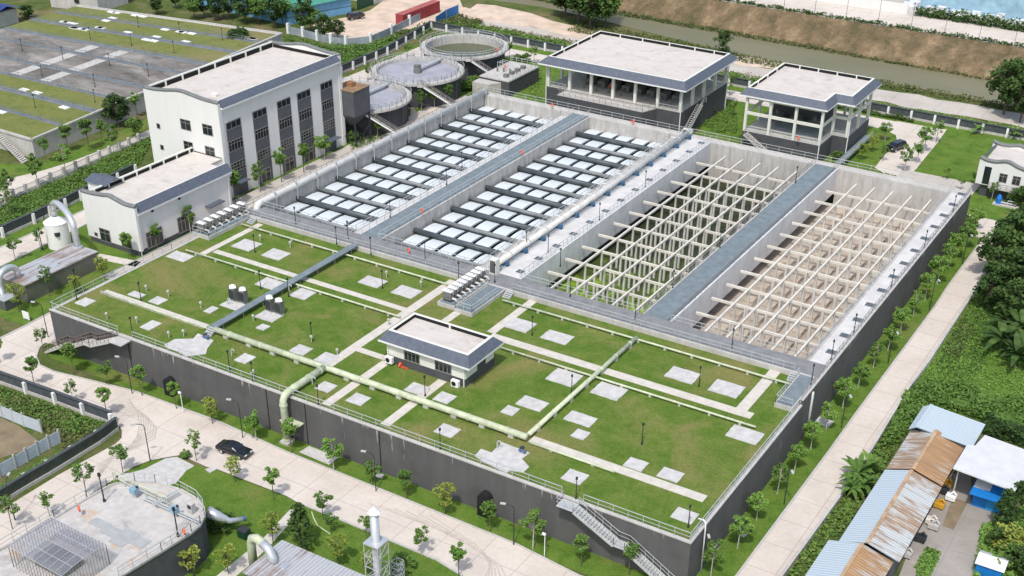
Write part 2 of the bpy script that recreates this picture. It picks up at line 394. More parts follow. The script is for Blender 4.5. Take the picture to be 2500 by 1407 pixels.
def stairs_mb(a, b, wd, n, side):
    """treads from a (bottom) to b (top); side = unit vector across"""
    a, b, side = Vector(a), Vector(b), Vector(side); tr = MB(); st = MB()
    run = (b-a); 
    for i in range(n):
        c = a+run*((i+.5)/n); d = Vector((run.x, run.y, 0))/n
        p0 = c-d*.5-side*wd/2; p1 = c-d*.5+side*wd/2
        tr.add([p0, p1, p1+d, p0+d, p0-Vector((0, 0, .06)), p1-Vector((0, 0, .06)), p1+d-Vector((0, 0, .06)), p0+d-Vector((0, 0, .06))], [(0, 1, 2, 3), (7, 6, 5, 4), (0, 4, 5, 1), (1, 5, 6, 2), (2, 6, 7, 3), (3, 7, 4, 0)])
    for s_ in (-1, 1): st.bar(a+side*(s_*wd/2)-Vector((0, 0, .12)), b+side*(s_*wd/2)-Vector((0, 0, .12)), .1, .3)
    return tr, st
# ================================================================== GROUND, ROADS, RIVER
xs = [-520, -330, -220, -180, -154, -137, -118, -100, -76, -60, -40, -24, -13, 10, 60, 150, 300]
def interp(x, tab):
    if x <= tab[0][0]: return tab[0][1]
    for (a, ya), (b, yb) in zip(tab[:-1], tab[1:]):
        if x <= b: return ya+(yb-ya)*(x-a)/(b-a)
    return tab[-1][1]
NEAR = [(-520, 206), (-154, 203), (-137, 204.5), (-118, 202), (-100, 198), (-76, 193.3), (-40, 191.3), (0, 190), (300, 188)]
FAR = [(-520, 221), (-145, 218), (-100, 217), (-75, 216), (-46, 213.5), (0, 212), (300, 208)]
def strip(prof):
    mb = MB(); nv = None
    rows = [[(x, y, z) for (y, z) in prof(x)] for x in xs]
    n = len(rows[0]); mb.v = [p for r in rows for p in r]
    for i in range(len(xs)-1):
        for j in range(n-1): mb.f.append((i*n+j, (i+1)*n+j, (i+1)*n+j+1, i*n+j+1))
    return mb
struct('ground', strip(lambda x: [(-260, 0), (interp(x, NEAR)-3.5, 0), (interp(x, NEAR)+.3, -3.2), (interp(x, NEAR)+4, -4.4), (interp(x, FAR)-3, -4.4), (interp(x, FAR), -3.1)]), 'scrub')
struct('river_bank', strip(lambda x: [(interp(x, FAR)-.05, -3.12), (interp(x, FAR)+.9, -2.2), (interp(x, FAR)+6, .4), (225.6, 2.0), (226.4, 2.05)]), 'bank')
struct('far_ground', strip(lambda x: [(226.38, 2.06), (300, 2.06), (700, 2.06)]), 'yard')
struct('river_water', MB().sheet([(-520, 186), (300, 186), (300, 222), (-520, 224)], -3.0), 'river')
def pxpoly(pts, z): return [P2(*p, z) if len(p) == 2 else (p[0], p[1]) for p in pts]
def sheet(name, pts, mat, z): return struct(name, MB().sheet(pxpoly(pts, 0), z), mat)
wxy = lambda x, y: (x, y, 0)   # a point given directly in metres
M['brown_soil'] = plain('brown_soil', (.21, .165, .105, 1), .95, .25, .4)
# plant lawn under everything inside the perimeter
struct('lawn', MB().sheet([(-146, 166), (-141, 60), (-138.5, 20), (-138, 2), (-106, 2), (-99, -2.4), (3.8, -4), (3.8, 118), (30, 118), (30, 166)], .02), 'grass')
FR = [(-120, 885), (0, 826), (60, 797), (122, 764), wxy(-100.2, 1), wxy(-99.0, 1), (109, 838), (95, 851), (88, 872), (97, 893), (130, 908), (330, 957), (530, 1029), (700, 1105), (1000, 1225), (1260, 1330), (1413, 1407), wxy(3.6, -4.2), wxy(12, -4.2), wxy(12, -12), wxy(-20, -11.5),
      (1129, 1407), (1066, 1368), (916, 1305), (725, 1227), (700, 1212), (529, 1146), (506, 1141), (440, 1112), (397, 1119), (367, 1125), (327, 1140), (296, 1160), (210, 1216), (100, 1285), (0, 1345), (-120, 1412), (-120, 1322), (0, 1248), (140, 1162), (282, 1085), (297, 1070), (298, 1052), (287, 1036), (0, 925), (-120, 890)]
sheet('front_road', FR, 'road', .05)
RR = [wxy(3.6, -4.1), (1800, 1407), (2027, 1100), (2093, 1007), (2283, 750), (2315, 700), (2390, 598), (2391, 585), (2381, 577), (2352, 571), wxy(.6, 118), (2360, 523), (2425, 538), (2480, 551), (2520, 562), (2500, 562), (2482, 549), (2431, 606), (2386, 700), (2335, 777), (2261, 890), (2212, 956), (2124, 1100), (2062, 1195), (1908, 1407), wxy(12, -4.1)]
sheet('side_road', RR, 'road', .06)
sheet('service_road', [wxy(-27, 163), wxy(-17.5, 163), (2312, 316), (2290, 348), (2262, 382), (2238, 412), (2200, 450), (2135, 410), (2163, 376), (2190, 346), (2187, 331), (2160, 318), wxy(-27, 156.5)], 'road', .07)
sheet('apron', [(2203, 414), (2395, 452), (2370, 480), (2190, 440)], 'yard', .075)
struct('ring_road', MB().sheet([(-143.5, 70), (-135.5, 70), (-135.5, 156.8), (-24, 156.6), (-24, 162.6), (-143.5, 163)], .05), 'road')
sheet('rear_road', [(-90, 645), (0, 605), (209, 512), (340, 454), (360, 480), (217, 544), (119, 593), (0, 651), (-90, 696)], 'road', .05)
sheet('lane', [(-60, 505), (0, 470), (20, 437), (95, 420), (170, 397), (300, 347), (400, 300), (400, 318), (300, 366), (150, 426), (0, 492), (-60, 525)], 'road', .045)
sheet('lane_verge', [(-60, 440), (0, 400), (60, 402), (110, 392), (300, 318), (390, 275), (390, 300), (300, 347), (170, 397), (95, 420), (20, 437), (-60, 470)], 'grass', .04)
sheet('footpath', [(845, 334), (925, 328), (980, 305), (1003, 285), (1002, 268), (985, 258), (1003, 255), (1026, 285), (1012, 302), (980, 322), (880, 345)], 'road', .045)
sheet('footpath', [(1040, 268), (1090, 258), (1135, 232), (1142, 236), (1100, 264), (1045, 275)], 'road', .045)
sheet('forecourt', [wxy(-112.2, 20), wxy(-100.4, 20), wxy(-100.4, 120), wxy(-116, 120), wxy(-116, 52), wxy(-112.2, 52)], 'yard', .035)
sheet('apron_strip', [(150, 672), (245, 620), (345, 640), (330, 652), (240, 634), (160, 682)], 'path', .035)
# front verge island, other green pieces
sheet('island_lawn', [(409, 1119), (506, 1143), (529, 1148), (700, 1214), (725, 1229), (916, 1307), (1066, 1370), (1150, 1420), wxy(-20, -40), wxy(-76, -40), (-120, 1414), (0, 1347), (100, 1287), (210, 1218), (296, 1162), (327, 1142), (367, 1127), (397, 1121)], 'grass', .03)
sheet('garden_path', [(735, 1225), (722, 1230), (640, 1318), (560, 1382), (500, 1430), (530, 1445), (610, 1380), (660, 1332), (748, 1232)], 'path', .045)
sheet('paved_pad', [(350, 1147), (405, 1120), (432, 1116), (475, 1138), (455, 1150), (430, 1180), (398, 1192), (318, 1190), (280, 1165)], 'pad', .05)
sheet('step_slab', [(500, 1147), (520, 1140), (530, 1146), (512, 1156)], 'pad', .06)
sheet('left_garden', [(-120, 905), (0, 940), (282, 1048), (290, 1062), (140, 1150), (0, 1235), (-120, 1300)], 'scrub', .025)
sheet('bare_plot', [(-100, 1010), (0, 1020), (45, 1040), (105, 1085), (0, 1120), (-100, 1150)], 'brown_soil', .03)
sheet('manhole_slab', [(730, 1105), (755, 1090), (826, 1118), (803, 1136)], 'pad', .06)
for i, q in enumerate([[(1985, 1031), (2000, 1018), (2037, 1030), (2022, 1045)], [(1790, 1300), (1815, 1278), (1844, 1288), (1815, 1314)], [(915, 1164), (922, 1155), (938, 1160), (932, 1170)]]):
    sheet('manhole_slab', q, 'pad', .06)
sheet('weed_field', [(2340, 772), (2386, 704), (2440, 600), (2560, 600), (2560, 1010), (2404, 1032), (2262, 990), (2225, 985), (2212, 962), (2262, 896)], 'grass', .03)
# tyre marks sweeping round the road corner
def tyres(pts, wd, zz):
    mb = MB(); pts = [P(*p, .0) for p in pts]
    for a, b in zip(pts[:-1], pts[1:]):
        d = (b-a).normalized(); n = Vector((-d.y, d.x, 0))*wd/2
        mb.face([(a.x-n.x, a.y-n.y, .06+zz), (b.x-n.x, b.y-n.y, .06+zz), (b.x+n.x, b.y+n.y, .06+zz), (a.x+n.x, a.y+n.y, .06+zz)])
    return mb
M['tyre'] = plain('tyre_marked_concrete', (.46, .41, .36, 1), .9, .2, 1.5)
for k in range(8):
    o = k*13-30
    struct('tyre_marks', tyres([(310-o*.2, 985+o*.5), (335+o*.4, 1000+o*.3), (352+o*.5, 1022+o*.4), (352+o*.4, 1048+o*.4), (335, 1075+o*.3), (300-o*.5, 1103+o*.3), (240, 1148+o*.4)], .13, .004*k), 'tyre')
for k in range(6):
    struct('tyre_marks', tyres([(900+k*30, 1230+k*6), (1060+k*20, 1290+k*8), (1160+k*8, 1340+k*6), (1220-k*6, 1380+k*4), (1240-k*14, 1420+k*2)], .14, .004*k), 'tyre')
def kerb(pts):
    mb = MB(); pts = [P(*p, .0) if len(p) == 2 else Vector(p) for p in pts]
    for a, b in zip(pts[:-1], pts[1:]): mb.bar((a.x, a.y, .07), (b.x, b.y, .07), .28, .14)
    return struct('kerb', mb, 'conc')
kerb([(109, 838), (95, 851), (88, 872), (97, 893), (130, 908), (330, 957), (530, 1029), (700, 1105), (1000, 1225), (1260, 1330), (1413, 1407), wxy(-4, -4)])
kerb([wxy(3.7, -3.9), (1800, 1405), (2027, 1099), (2093, 1006), (2283, 749), (2315, 699), (2390, 597), (2391, 585), (2381, 577)])
kerb([(-120, 886), (0, 827), (60, 798), (122, 765)])
kerb([(1129, 1407), (1066, 1368), (916, 1305), (748, 1236)])
kerb([(-60, 632), (0, 606), (209, 513)])
kerb([(-60, 684), (0, 652), (119, 594), (217, 545)])
# land between the perimeter and the river
def wob(x0, x1, y0, y1, n=26, a=1.2):
    up = [(x0+(x1-x0)*i/n, y1+random.uniform(-a, a)) for i in range(n+1)]; lo = [(x0+(x1-x0)*i/n, y0+random.uniform(-a, a)) for i in range(n+1)]
    return lo+up[::-1]
struct('dirt_track', MB().sheet(wob(-150, 120, 173.5, 182.5, 60, 1.0), .04), 'yard')
struct('sandy_shore', MB().sheet(wob(-200, -60, 182, 188, 40, 1.3), .05), 'dirt')
sheet('dirt_yard', [(760, 60), (795, 52), (860, 40), (905, 25), (965, -20), (1110, -30), (1130, 18), (1085, 45), (1000, 72), (965, 80), (925, 93), (845, 108), (800, 90)], 'dirt', .03)
sheet('dirt_yard', [(1110, 48), (1165, 10), (1210, 14), (1300, 34), (1350, 52), (1480, 82), (1560, 108), (1500, 108), (1380, 88), (1300, 66), (1190, 52)], 'dirt', .055)
# far embankment road
struct('far_road', MB().sheet([(-520, 229.5), (300, 226.8), (300, 238.6), (-520, 240.5)], 2.10), 'road')
# ================================================================== THE LARGE COVERED TREATMENT TANK
HG = 6.33; HP = 6.95; XA = -100.0; YB = 113.8; YP = 39.3
tk = thing('treatment_tank', 'huge dark walled treatment tank with a grass roof in front and open basins behind', 'treatment tank')
w_ = MB()
w_.box(XA, -15.9, 0, .4, -.3, 6.25); w_.box(-13.9, 0, 0, .4, -.3, 6.25)     # front wall, stair landing openings sit on top
w_.box(-15.9, -13.9, 0, .4, -.3, 6.2)
w_.split('front_wall', 'dark_wall', tk)
MB().box(-.4, 0, .4, YB, -.3, 6.25).build('side_wall', 'dark_wall', tk)
MB().box(XA, XA+.4, .4, YB, -.3, 6.25).build('side_wall', 'dark_wall', tk)
MB().box(XA+.4, -.4, YB-.4, YB, -.3, 6.25).build('rear_wall', 'dark_wall', tk)
MB().box(-.4, 0, 33.2, YB, 6.252, HP).build('upper_side_wall', 'dark_wall', tk)
# vertical wall joints
j = MB()
for px, py in [(745, 1000), (926, 1060), (311, 830), (650, 960)]:
    q = PYp(px, py, 0); j.box(q.x-.06, q.x+.06, -.05, .02, 0, 6.2)
j.split('wall_joint', 'black', tk)
# arched black openings in the front wall
for px, py, wd, h in [(430, 992, 1.4, 2.7), (1190, 1262, 1.6, 3.3)]:
    q = PYp(px, py, 0); m_ = MB()
    pr = [(q.x-wd/2, 0), (q.x+wd/2, 0)]+[(q.x+math.cos(t)*wd/2, h-wd/2+math.sin(t)*wd/2) for t in [math.pi*i/10 for i in range(11)]]
    m_.add([(x, -1.0, z) for x, z in pr]+[(x, .02, z) for x, z in pr], [tuple(range(len(pr)))]+[(i, (i+1) % len(pr), len(pr)+(i+1) % len(pr), len(pr)+i) for i in range(len(pr))])
    m_.build('arched_hood', 'black', tk)
c_ = MB(); c_.box(XA-.06, .06, -.06, .42, 6.252, 6.42); c_.build('front_coping', 'conc', tk)
MB().box(-.42, .06, .43, 33.1, 6.252, 6.42).build('side_coping', 'conc', tk)
MB().box(XA-.06, XA+.6, .43, YP, 6.252, 6.40).build('side_coping', 'conc', tk)
MB().box(-.42, .06, 33.2, YB+.05, HP+.002, HP+.14).build('side_coping', 'conc', tk)
MB().box(XA+.6, -.42, .42, YP-.02, 6.0, HG).build('roof_lawn', 'grass_roof', tk)
M['pit_bright'] = pit_conc('brightened_pit_concrete', (.55, .55, .55, 1), (.64, .64, .64, 1), (.69, .69, .69, 1))  # concrete copy with brightening put into its colour, for pit walls in shade
# raised basin block
DZ = HP
w_ = MB()
w_.box(XA+.02, -.42, YP, YP+.35, 5.6, DZ+.08); w_.build('basin_front_wall', 'conc', tk)
MB().box(XA+.4, -.42, YP+.35, 43.4, 6.5, DZ).build('front_walkway_deck', 'deck_dark', tk)
MB().box(XA+.4, -98.9, 43.41, 112.2, 2, DZ).build('pipe_ledge', 'pit', tk)
MB().box(XA+.0, -.42, 112.21, YB-.41, 2, DZ).build('rear_ledge', 'conc', tk)
MB().box(XA+.0, -.0, YB-.4, YB+.02, 6.252, DZ+.12).build('rear_parapet', 'conc', tk)
b = MB()
for x0, x1, y0, y1, z0, z1 in [(-98.89, -98.55, 43.41, 112.2, -1, DZ-.02), (-98.5, -80.6, 111.85, 112.2, -1, DZ-.03), (-73.9, -56.6, 111.85, 112.2, -1, DZ-.03), (-74.15, -73.85, 43.41, 112.2, -1, DZ-.02), (-56.7, -56.4, 43.41, 112.2, -1, 5.9), (-80.75, -80.45, 43.41, 112.2, -1, 5.9)]:
    b.box(x0, x1, y0, y1, z0, z1)
b.split('basin_wall', 'pit', tk)
MB().box(-98.5, -80.8, 43.42, 111.8, 3.4, 3.9).build('basin_water', 'water_dark', tk)
MB().box(-73.8, -56.75, 43.42, 111.8, 3.4, 3.9).build('basin_water', 'water_dark', tk)
# middle walkway of the covered basins
MB().box(-77.7, -74.16, 43.41, 112.2, 5.0, DZ+.02).build('middle_walkway_deck', 'deck', tk)
MB().box(-80.44, -77.71, 43.41, 112.2, 4.6, 5.9).build('side_gallery', 'deckwhite', tk)
MB().box(-56.39, -54.2, 43.41, 112.2, 4.6, 5.9).build('side_gallery', 'conc', tk)
# centre band
MB().box(-54.19, -48.3, 43.41, 112.2, 5.0, DZ).build('centre_deck', 'deckwhite', tk)
MB().box(-48.29, -47.85, 43.41, 112.2, 2.6, DZ+.05).build('pit_wall', 'pit_bright', tk)
g = MB()
for i in range(13):
    y = 45.6+i*5.42
    g.box(-49.9, -48.7, y-.55, y+.55, DZ+.005, DZ+.03)
g.split('floor_grating', 'grate', tk)
# second walkway between the open pits
MB().box(-27.35, -23.45, 43.41, 112.2, 5.4, DZ+.01).build('pit_walkway_deck', 'deck', tk)
MB().box(-27.7, -27.36, 43.41, 112.2, 2.2, DZ+.12).build('pit_wall', 'conc', tk)
MB().box(-23.44, -23.1, 43.41, 112.2, 2.6, DZ+.12).build('pit_wall', 'pit_bright', tk)
MB().box(-25.9, -24.0, 43.5, 112.1, DZ+.012, DZ+.035).build('walkway_strip', 'deck', tk)
MB().box(-23.9, -23.46, 43.5, 112.1, DZ+.012, DZ+.04).build('walkway_strip', 'grate', tk)
# right deck with gratings
MB().box(-2.95, -.43, 43.41, 112.2, 5.0, DZ).build('right_deck', 'deckwhite', tk)
MB().box(-3.3, -2.96, 43.41, 112.2, -1, DZ+.1).build('pit_wall', 'pit', tk)
g = MB()
for i in range(13):
    y = 47.2+i*5.42; g.box(-1.95, -.6, y-.6, y+.6, DZ+.005, DZ+.03)
g.split('floor_grating', 'grate', tk)
# open pits
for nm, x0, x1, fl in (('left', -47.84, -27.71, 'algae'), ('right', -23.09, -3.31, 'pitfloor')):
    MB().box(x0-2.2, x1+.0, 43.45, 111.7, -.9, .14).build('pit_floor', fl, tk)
    MB().box(x0, x1, 111.8, 112.2, .15, DZ-.02).build('pit_end_wall', 'pit', tk)
    MB().box(x0, x1, 43.41, 43.7, .15, 6.45).build('pit_end_wall', 'pit', tk)
MB().box(-50.2, -50.0, 43.5, 111.7, .15, 2.2).build('pit_back_wall', 'deck_dark', tk)
MB().box(-25.4, -25.2, 43.5, 111.7, .15, 2.2).build('pit_back_wall', 'deck_dark', tk)
# low sandy blocks on the floor of the right pit
bl = MB()
for i in range(11):
    for k in range(5):
        x = -20.9+3.35*k; y = 46.5+5.42*i
        bl.box(x-.75, x+.75, y-1.0, y+1.0, .145, .5)
bl.split('floor_block', plain('tan_block', (.45, .385, .31, 1), .95, .25, .6), tk)
# landing hatches etc on roof
def rect_px(l, r, z=HG):
    a = P(*l, z); c = P(*r, z); return min(a.x, c.x), max(a.x, c.x), min(a.y, c.y), max(a.y, c.y)
SL = [((404, 627), (475, 627)), ((564, 602), (641, 597)), ((637, 624), (711, 620)), ((182, 741), (235, 736)), ((311, 720), (357, 721)), ((361, 737), (411, 733)), ((341, 800), (395, 791)), ((496, 761), (535, 754)), ((536, 746), (600, 745)), ((621, 695), (700, 692)), ((705, 722), (779, 712)), ((873, 690), (947, 688)), ((953, 715), (1032, 712)), ((571, 880), (626, 873)), ((621, 774), (692, 772)), ((624, 802), (661, 798)), ((705, 858), (765, 853)), ((765, 880), (830, 872)), ((768, 949), (825, 943)), ((843, 979), (907, 973)), ((985, 953), (1049, 947)), ((1055, 976), (1116, 969)), ((1221, 1007), (1270, 1000)), ((1258, 987), (1342, 986)), ((1058, 1055), (1126, 1050)), ((1226, 797), (1311, 792)), ((1318, 825), (1403, 824)), ((1331, 926), (1425, 919)), ((1440, 959), (1534, 953)), ((1621, 919), (1712, 915)), ((1727, 953), (1821, 947)), ((1375, 1024), (1460, 1024)), ((1392, 1065), (1442, 1058)), ((1770, 1064), (1867, 1061)), ((1520, 1138), (1585, 1132)), ((1602, 1163), (1672, 1158)), ((1368, 1169), (1439, 1162)), ((1636, 1263), (1708, 1257))]
NEARTO = ['by the left pipe end near the low white building', 'beside the upper green pipe at the far left', 'just right of another pad under the upper green pipe', 'nearest the far left corner of the roof', 'left one of two small pads above the long path', 'right one of two small pads above the long path', 'alone below the left path by the front parapet', 'smallest, left of the steel cabinets', 'under the left pair of steel cabinets', 'left of the grey footbridge at its middle', 'right of the grey footbridge at its middle', 'left one of two pads near the pump row', 'right one of two pads near the pump row', 'right of the ladder by the front parapet', 'under the right pair of steel cabinets', 'small, below the right pair of steel cabinets', 'behind the thick pipe, left of the junction', 'against the path behind the pipe junction', 'in front of the thick pipe beside the elbow', 'between the two front paths', 'left of the short path before the hut', 'right of the short path before the hut', 'small, in the front right lawn beside a wider pad', 'wider one of two pads left of the inclined pipe', 'alone between the thick pipe and front parapet', 'beside the path behind the hut', 'right of the path behind the hut', 'left of the inclined pipe below the crossing path', 'right of the inclined pipe below the crossing path', 'left one of two pads on brown grass', 'right one of two pads on brown grass', 'wide, right of the inclined pipe in the middle lawn', 'small, right of the inclined pipe', 'largest, at the right edge of the roof', 'left one of two pads above the last path', 'right one of two pads above the last path', 'below the last path beside a dark lamp post', 'in the front right corner of the roof']
for (l, r), n_ in zip(SL, NEARTO):
    x0, x1, y0, y1 = rect_px(l, r)
    nx = max(2, round((x1-x0)/.8)); mb = MB(); jg = .05
    pl = [(x0+(x1-x0)*i/nx, y0+(random.uniform(-jg, jg) if 0 < i < nx else 0)) for i in range(nx+1)]+[(x1+random.uniform(-jg, jg), y0+(y1-y0)*i/nx) for i in range(1, nx)]+[(x1-(x1-x0)*i/nx, y1+(random.uniform(-jg, jg) if 0 < i < nx else 0)) for i in range(nx+1)]+[(x0+random.uniform(-jg, jg), y1-(y1-y0)*i/nx) for i in range(1, nx)]
    tag(mb.prism(pl, HG-.05, HG+.09).build('concrete_pad', 'pad'), 'roof lawn pad '+n_, 'pad', 'concrete pads set in the roof lawn')
def roofpoly(name, pts, label, cat, mat='pad', h=.07):
    return tag(MB().prism([P2(*p, HG) for p in pts], HG-.05, HG+h).build(name, mat), label, cat)
roofpoly('concrete_pad', [(401, 843), (427, 829), (472, 828), (483, 815), (522, 832), (506, 852), (503, 865), (455, 871), (430, 858), (409, 852)], 'irregular concrete pad at the foot of the grey ladder', 'pad')
roofpoly('concrete_pad', [(1159, 1114), (1174, 1097), (1200, 1106), (1226, 1081), (1294, 1107), (1274, 1121), (1292, 1141), (1277, 1155), (1243, 1149), (1237, 1157), (1183, 1130)], 'large stepped concrete pad by the front parapet with grey valves', 'pad')
# paths (x or y aligned strips between two measured points)
def strip_px(a, b, wd, label, h=.05):
    p, q = P(*a, HG), P(*b, HG)
    if abs(p.x-q.x) > abs(p.y-q.y): ym = (p.y+q.y)/2; r = (min(p.x, q.x), max(p.x, q.x), ym-wd/2, ym+wd/2)
    else: xm = (p.x+q.x)/2; r = (xm-wd/2, xm+wd/2, min(p.y, q.y), max(p.y, q.y))
    return tag(MB().box(*r, HG-.05, HG+h).build('roof_path', 'path'), label, 'path', 'paved strips across the roof lawn')
strip_px((482, 624), (640, 549), 1.1, 'pale paved strip running to the covered basins at the left')
strip_px((524, 614), (993, 757), 1.1, 'long pale paved strip between the two thin pipes, left half', .044)
strip_px((250, 714), (508, 797), 1.3, 'pale paved strip at the far left ending at the footbridge ladder')
strip_px((800, 893), (1108, 686), 1.5, 'long pale paved strip from the pipe junction to the pump row', .052)
strip_px((868, 851), (943, 876), 1.1, 'short pale paved strip meeting the hut at its left', .046)
strip_px((795, 988), (944, 884), 1.3, 'pale paved strip from the front parapet to the hut corner', .04)
strip_px((938, 1038), (1082, 930), 1.3, 'pale paved strip from the front parapet under the thick pipe')
strip_px((1085, 785), (1118, 764), 1.2, 'short pale paved strip between hut and pump platform', .046)
strip_px((1196, 821), (1838, 1015), 1.5, 'long pale paved strip crossing the right half behind the hut', .044)
strip_px((1196, 812), (1304, 736), 1.3, 'pale paved strip from the hut to the open pits')
strip_px((1808, 1000), (1897, 905), 1.5, 'pale paved strip at the right edge leading to the pits', .052)
strip_px((1296, 1073), (1722, 1218), 1.4, 'wide pale paved strip continuing the thick pipe to the right')
# grey footbridge across the left lawn
fb = thing('footbridge', 'narrow grey footbridge raised over the left roof lawn', 'footbridge')
MB().box(-76.25, -75.05, 7.6, YP-.02, 7.15, 7.3).build('deck', 'deck', fb)
lg = MB()
for i in range(8):
    for x in (-76.1, -75.2): lg.box(x-.06, x+.06, 9+i*4.1-.06, 9+i*4.1+.06, HG, 7.15)
lg.split('leg', 'rail_dark', fb)
tr, stg = stairs_mb((-75.65, 5.9, HG+.05), (-75.65, 7.55, 7.25), 1.1, 5, (1, 0, 0))
tr.build('ladder_tread', 'rail', fb); stg.split('ladder_stringer', 'rail', fb)
# steel stair, front right
sr = thing('steel_stair', 'long pale steel stair climbing the dark front wall near the right corner', 'stair', 'outside stairs on the front wall')
x0 = PYp(1390, 1222, -.8).x
MB().box(x0-1.2, x0+.9, -1.7, -.07, 6.12, 6.2).build('landing', 'rail', sr)
q1 = (x0+.9, -.9, 6.12); q2 = (x0+6.1, -.9, 3.55); q3 = (x0+7.5, -.9, 3.5); q4 = (x0+13.4, -.9, .1)
for a, b_, n in ((q2, q1, 14), (q4, q3, 18)):
    tr, stg = stairs_mb(a, b_, 1.35, n, (0, 1, 0)); tr.build('tread', 'rail', sr); stg.split('stringer', 'rail', sr)
MB().box(q2[0]-.1, q3[0]+.1, -1.6, -.2, 3.43, 3.5).build('middle_landing', 'rail', sr)
hr = MB()
for yy in (-1.55, -.2):
    rail(hr, [(x0+.9, yy, 6.2), (q2[0], yy, 3.55), (q3[0], yy, 3.5), (q4[0], yy, .1)], 1.05, 1.2, .03)
rail(hr, [(x0+.9, -.12, 6.2), (x0+.9, -.1, 6.2)], 1, 1); rail(hr, [(x0-1.2, -.1, 6.2), (x0-1.2, -1.65, 6.2), (x0+.9, -1.65, 6.2)], 1.05, 1.2, .03)
hr.build('handrail', 'rail', sr)
# concrete stair, front left
sl_ = thing('concrete_stair', 'concrete stair with brown handrail climbing the left end of the front wall', 'stair', 'outside stairs on the front wall')
xt = PYp(290, 816, -.9).x
MB().box(xt-1.2, xt+1.2, -1.9, -.07, 6.05, 6.2).build('landing', 'conc', sl_)
pts = [(xt-1.2, 6.12), (xt-5.4, 4.2), (xt-6.8, 4.15), (xt-10.8, 2.1), (xt-12.0, 2.05), (xt-15.6, .1)]
for (xa, za), (xb, zb), n in ((pts[0], pts[1], 11), (pts[2], pts[3], 11), (pts[4], pts[5], 11)):
    tr, stg = stairs_mb((xb, -1.0, zb), (xa, -1.0, za), 1.7, n, (0, 1, 0)); tr.build('tread', 'conc', sl_); stg.split('stringer', 'conc', sl_)
for (xa, za), (xb, zb) in ((pts[1], pts[2]), (pts[3], pts[4])): MB().box(xb-.1, xa+.1, -1.9, -.1, za-.22, za-.04).build('middle_landing', 'conc', sl_)
hr = MB()
for yy in (-1.85, -.2): rail(hr, [(x, yy, z) for x, z in pts], 1.05, 1.0, .035)
hr.build('handrail', plain('brown_rail', (.20, .15, .13, 1), .6, .1), sl_)
# railings
zt = 6.42
railing('grey railing on the front parapet left of the concrete stair', [(xt-1.4, .2, zt), (XA+.2, .2, zt), (XA+.2, 24, zt), (XA+.2, 38, zt)])
railing('grey railing on the front parapet between the two stairs', [(xt+1.4, .2, zt), (-16.1, .2, zt)], sp=2.2)
railing('short grey railing on the front parapet at the right corner', [(-13.3, .2, zt), (-.2, .2, zt)])
railing('grey railing along the right edge of the roof lawn', [(-.2, .4, zt), (-.2, 33.0, zt)], sp=1.5)
railing('long grey railing along the right edge beside the white deck', [(-.2, 33.4, HP+.14), (-.2, 113.5, HP+.14)], sp=1.5, mat='rail_dark')
railing('grey railing along the rear parapet behind the basins', [(-99.6, 113.6, HP+.1), (-.4, 113.6, HP+.1)], sp=2.5)
railing('front railing of the basins walkway, left part', [(-99.5, YP+.15, HP+.08), (-55, YP+.15, HP+.08)], sp=1.5)
railing('front railing of the basins walkway, right part', [(-47, YP+.15, HP+.08), (-3.6, YP+.15, HP+.08)], sp=1.5)
railing('rear railing of the front walkway beside the left covered basin', [(-98.5, 43.3, HP), (-78, 43.3, HP)], sp=1.5)
railing('rear railing of the front walkway beside the right covered basin', [(-74, 43.3, HP), (-55, 43.3, HP)], sp=1.5)
railing('rear railing of the front walkway beside the green pit', [(-47.7, 43.3, HP), (-27.6, 43.3, HP)], sp=1.5)
railing('rear railing of the front walkway beside the sandy pit', [(-23.2, 43.3, HP), (-3.2, 43.3, HP)], sp=1.5)
railing('left railing of the walkway between the covered basins', [(-77.6, 43.5, HP), (-77.6, 112, HP)], sp=2)
railing('right railing of the walkway between the covered basins', [(-74.25, 43.5, HP), (-74.25, 112, HP)], sp=2)
railing('railing on the lower ledge of the left covered basin', [(-80.5, 43.8, 5.9), (-80.5, 111, 5.9)], sp=2)
railing('railing on the lower ledge of the right covered basin', [(-56.3, 43.8, 5.9), (-56.3, 111, 5.9)], sp=2)
railing('thin railing at the edge of the white centre deck', [(-48.1, 43.5, HP+.05), (-48.1, 112, HP+.05)], sp=1.3)
railing('left railing of the walkway between the open pits', [(-27.5, 43.5, HP+.1), (-27.5, 112, HP+.1)], sp=2, mat='rail_dark')
railing('right railing of the walkway between the open pits', [(-23.3, 43.5, HP+.1), (-23.3, 112, HP+.1)], sp=2, mat='rail_dark')
railing('thin railing at the pit edge of the white right deck', [(-3.1, 43.5, HP+.1), (-3.1, 112, HP+.1)], sp=2)
railing('dark railing on the outer left edge beside the big grey pipe', [(-99.8, 40, HP), (-99.8, 113, HP)], sp=1.5, mat='rail_dark')
M['lid_grey'] = plain('dark_lid', (.075, .09, .098, 1), .4, .2, .8)
# white covers and dark channels
cov = MB(); n = 6; W2, L2, hh = 1.30, 2.22, .2
rows = []
for i in range(n+1):
    t = -1+2*i/n; rows.append((t*L2, hh*(1-t*t)))
vs = [(sx*W2, y, z+.12) for y, z in rows for sx in (-1, -.33, .33, 1)]
fs = [(i*4+k, i*4+k+1, (i+1)*4+k+1, (i+1)*4+k) for i in range(n) for k in range(3)]
cov.add(vs, fs)
for sx in (-1, 1):
    cov.add([(sx*W2, y, z+.12) for y, z in rows]+[(sx*W2, y, 0) for y, z in rows], [(i, i+1, n+2+i, n+1+i) for i in range(n)])
for y in (-L2, L2): cov.add([(-W2, y, 0), (W2, y, 0), (W2, y, .12), (-W2, y, .12)], [(0, 1, 2, 3)])
for k in (-.33, .33):
    for i in range(n):
        cov.bar((k*W2, rows[i][0], rows[i][1]+.13), (k*W2, rows[i+1][0], rows[i+1][1]+.13), .06, .05)
proto = None
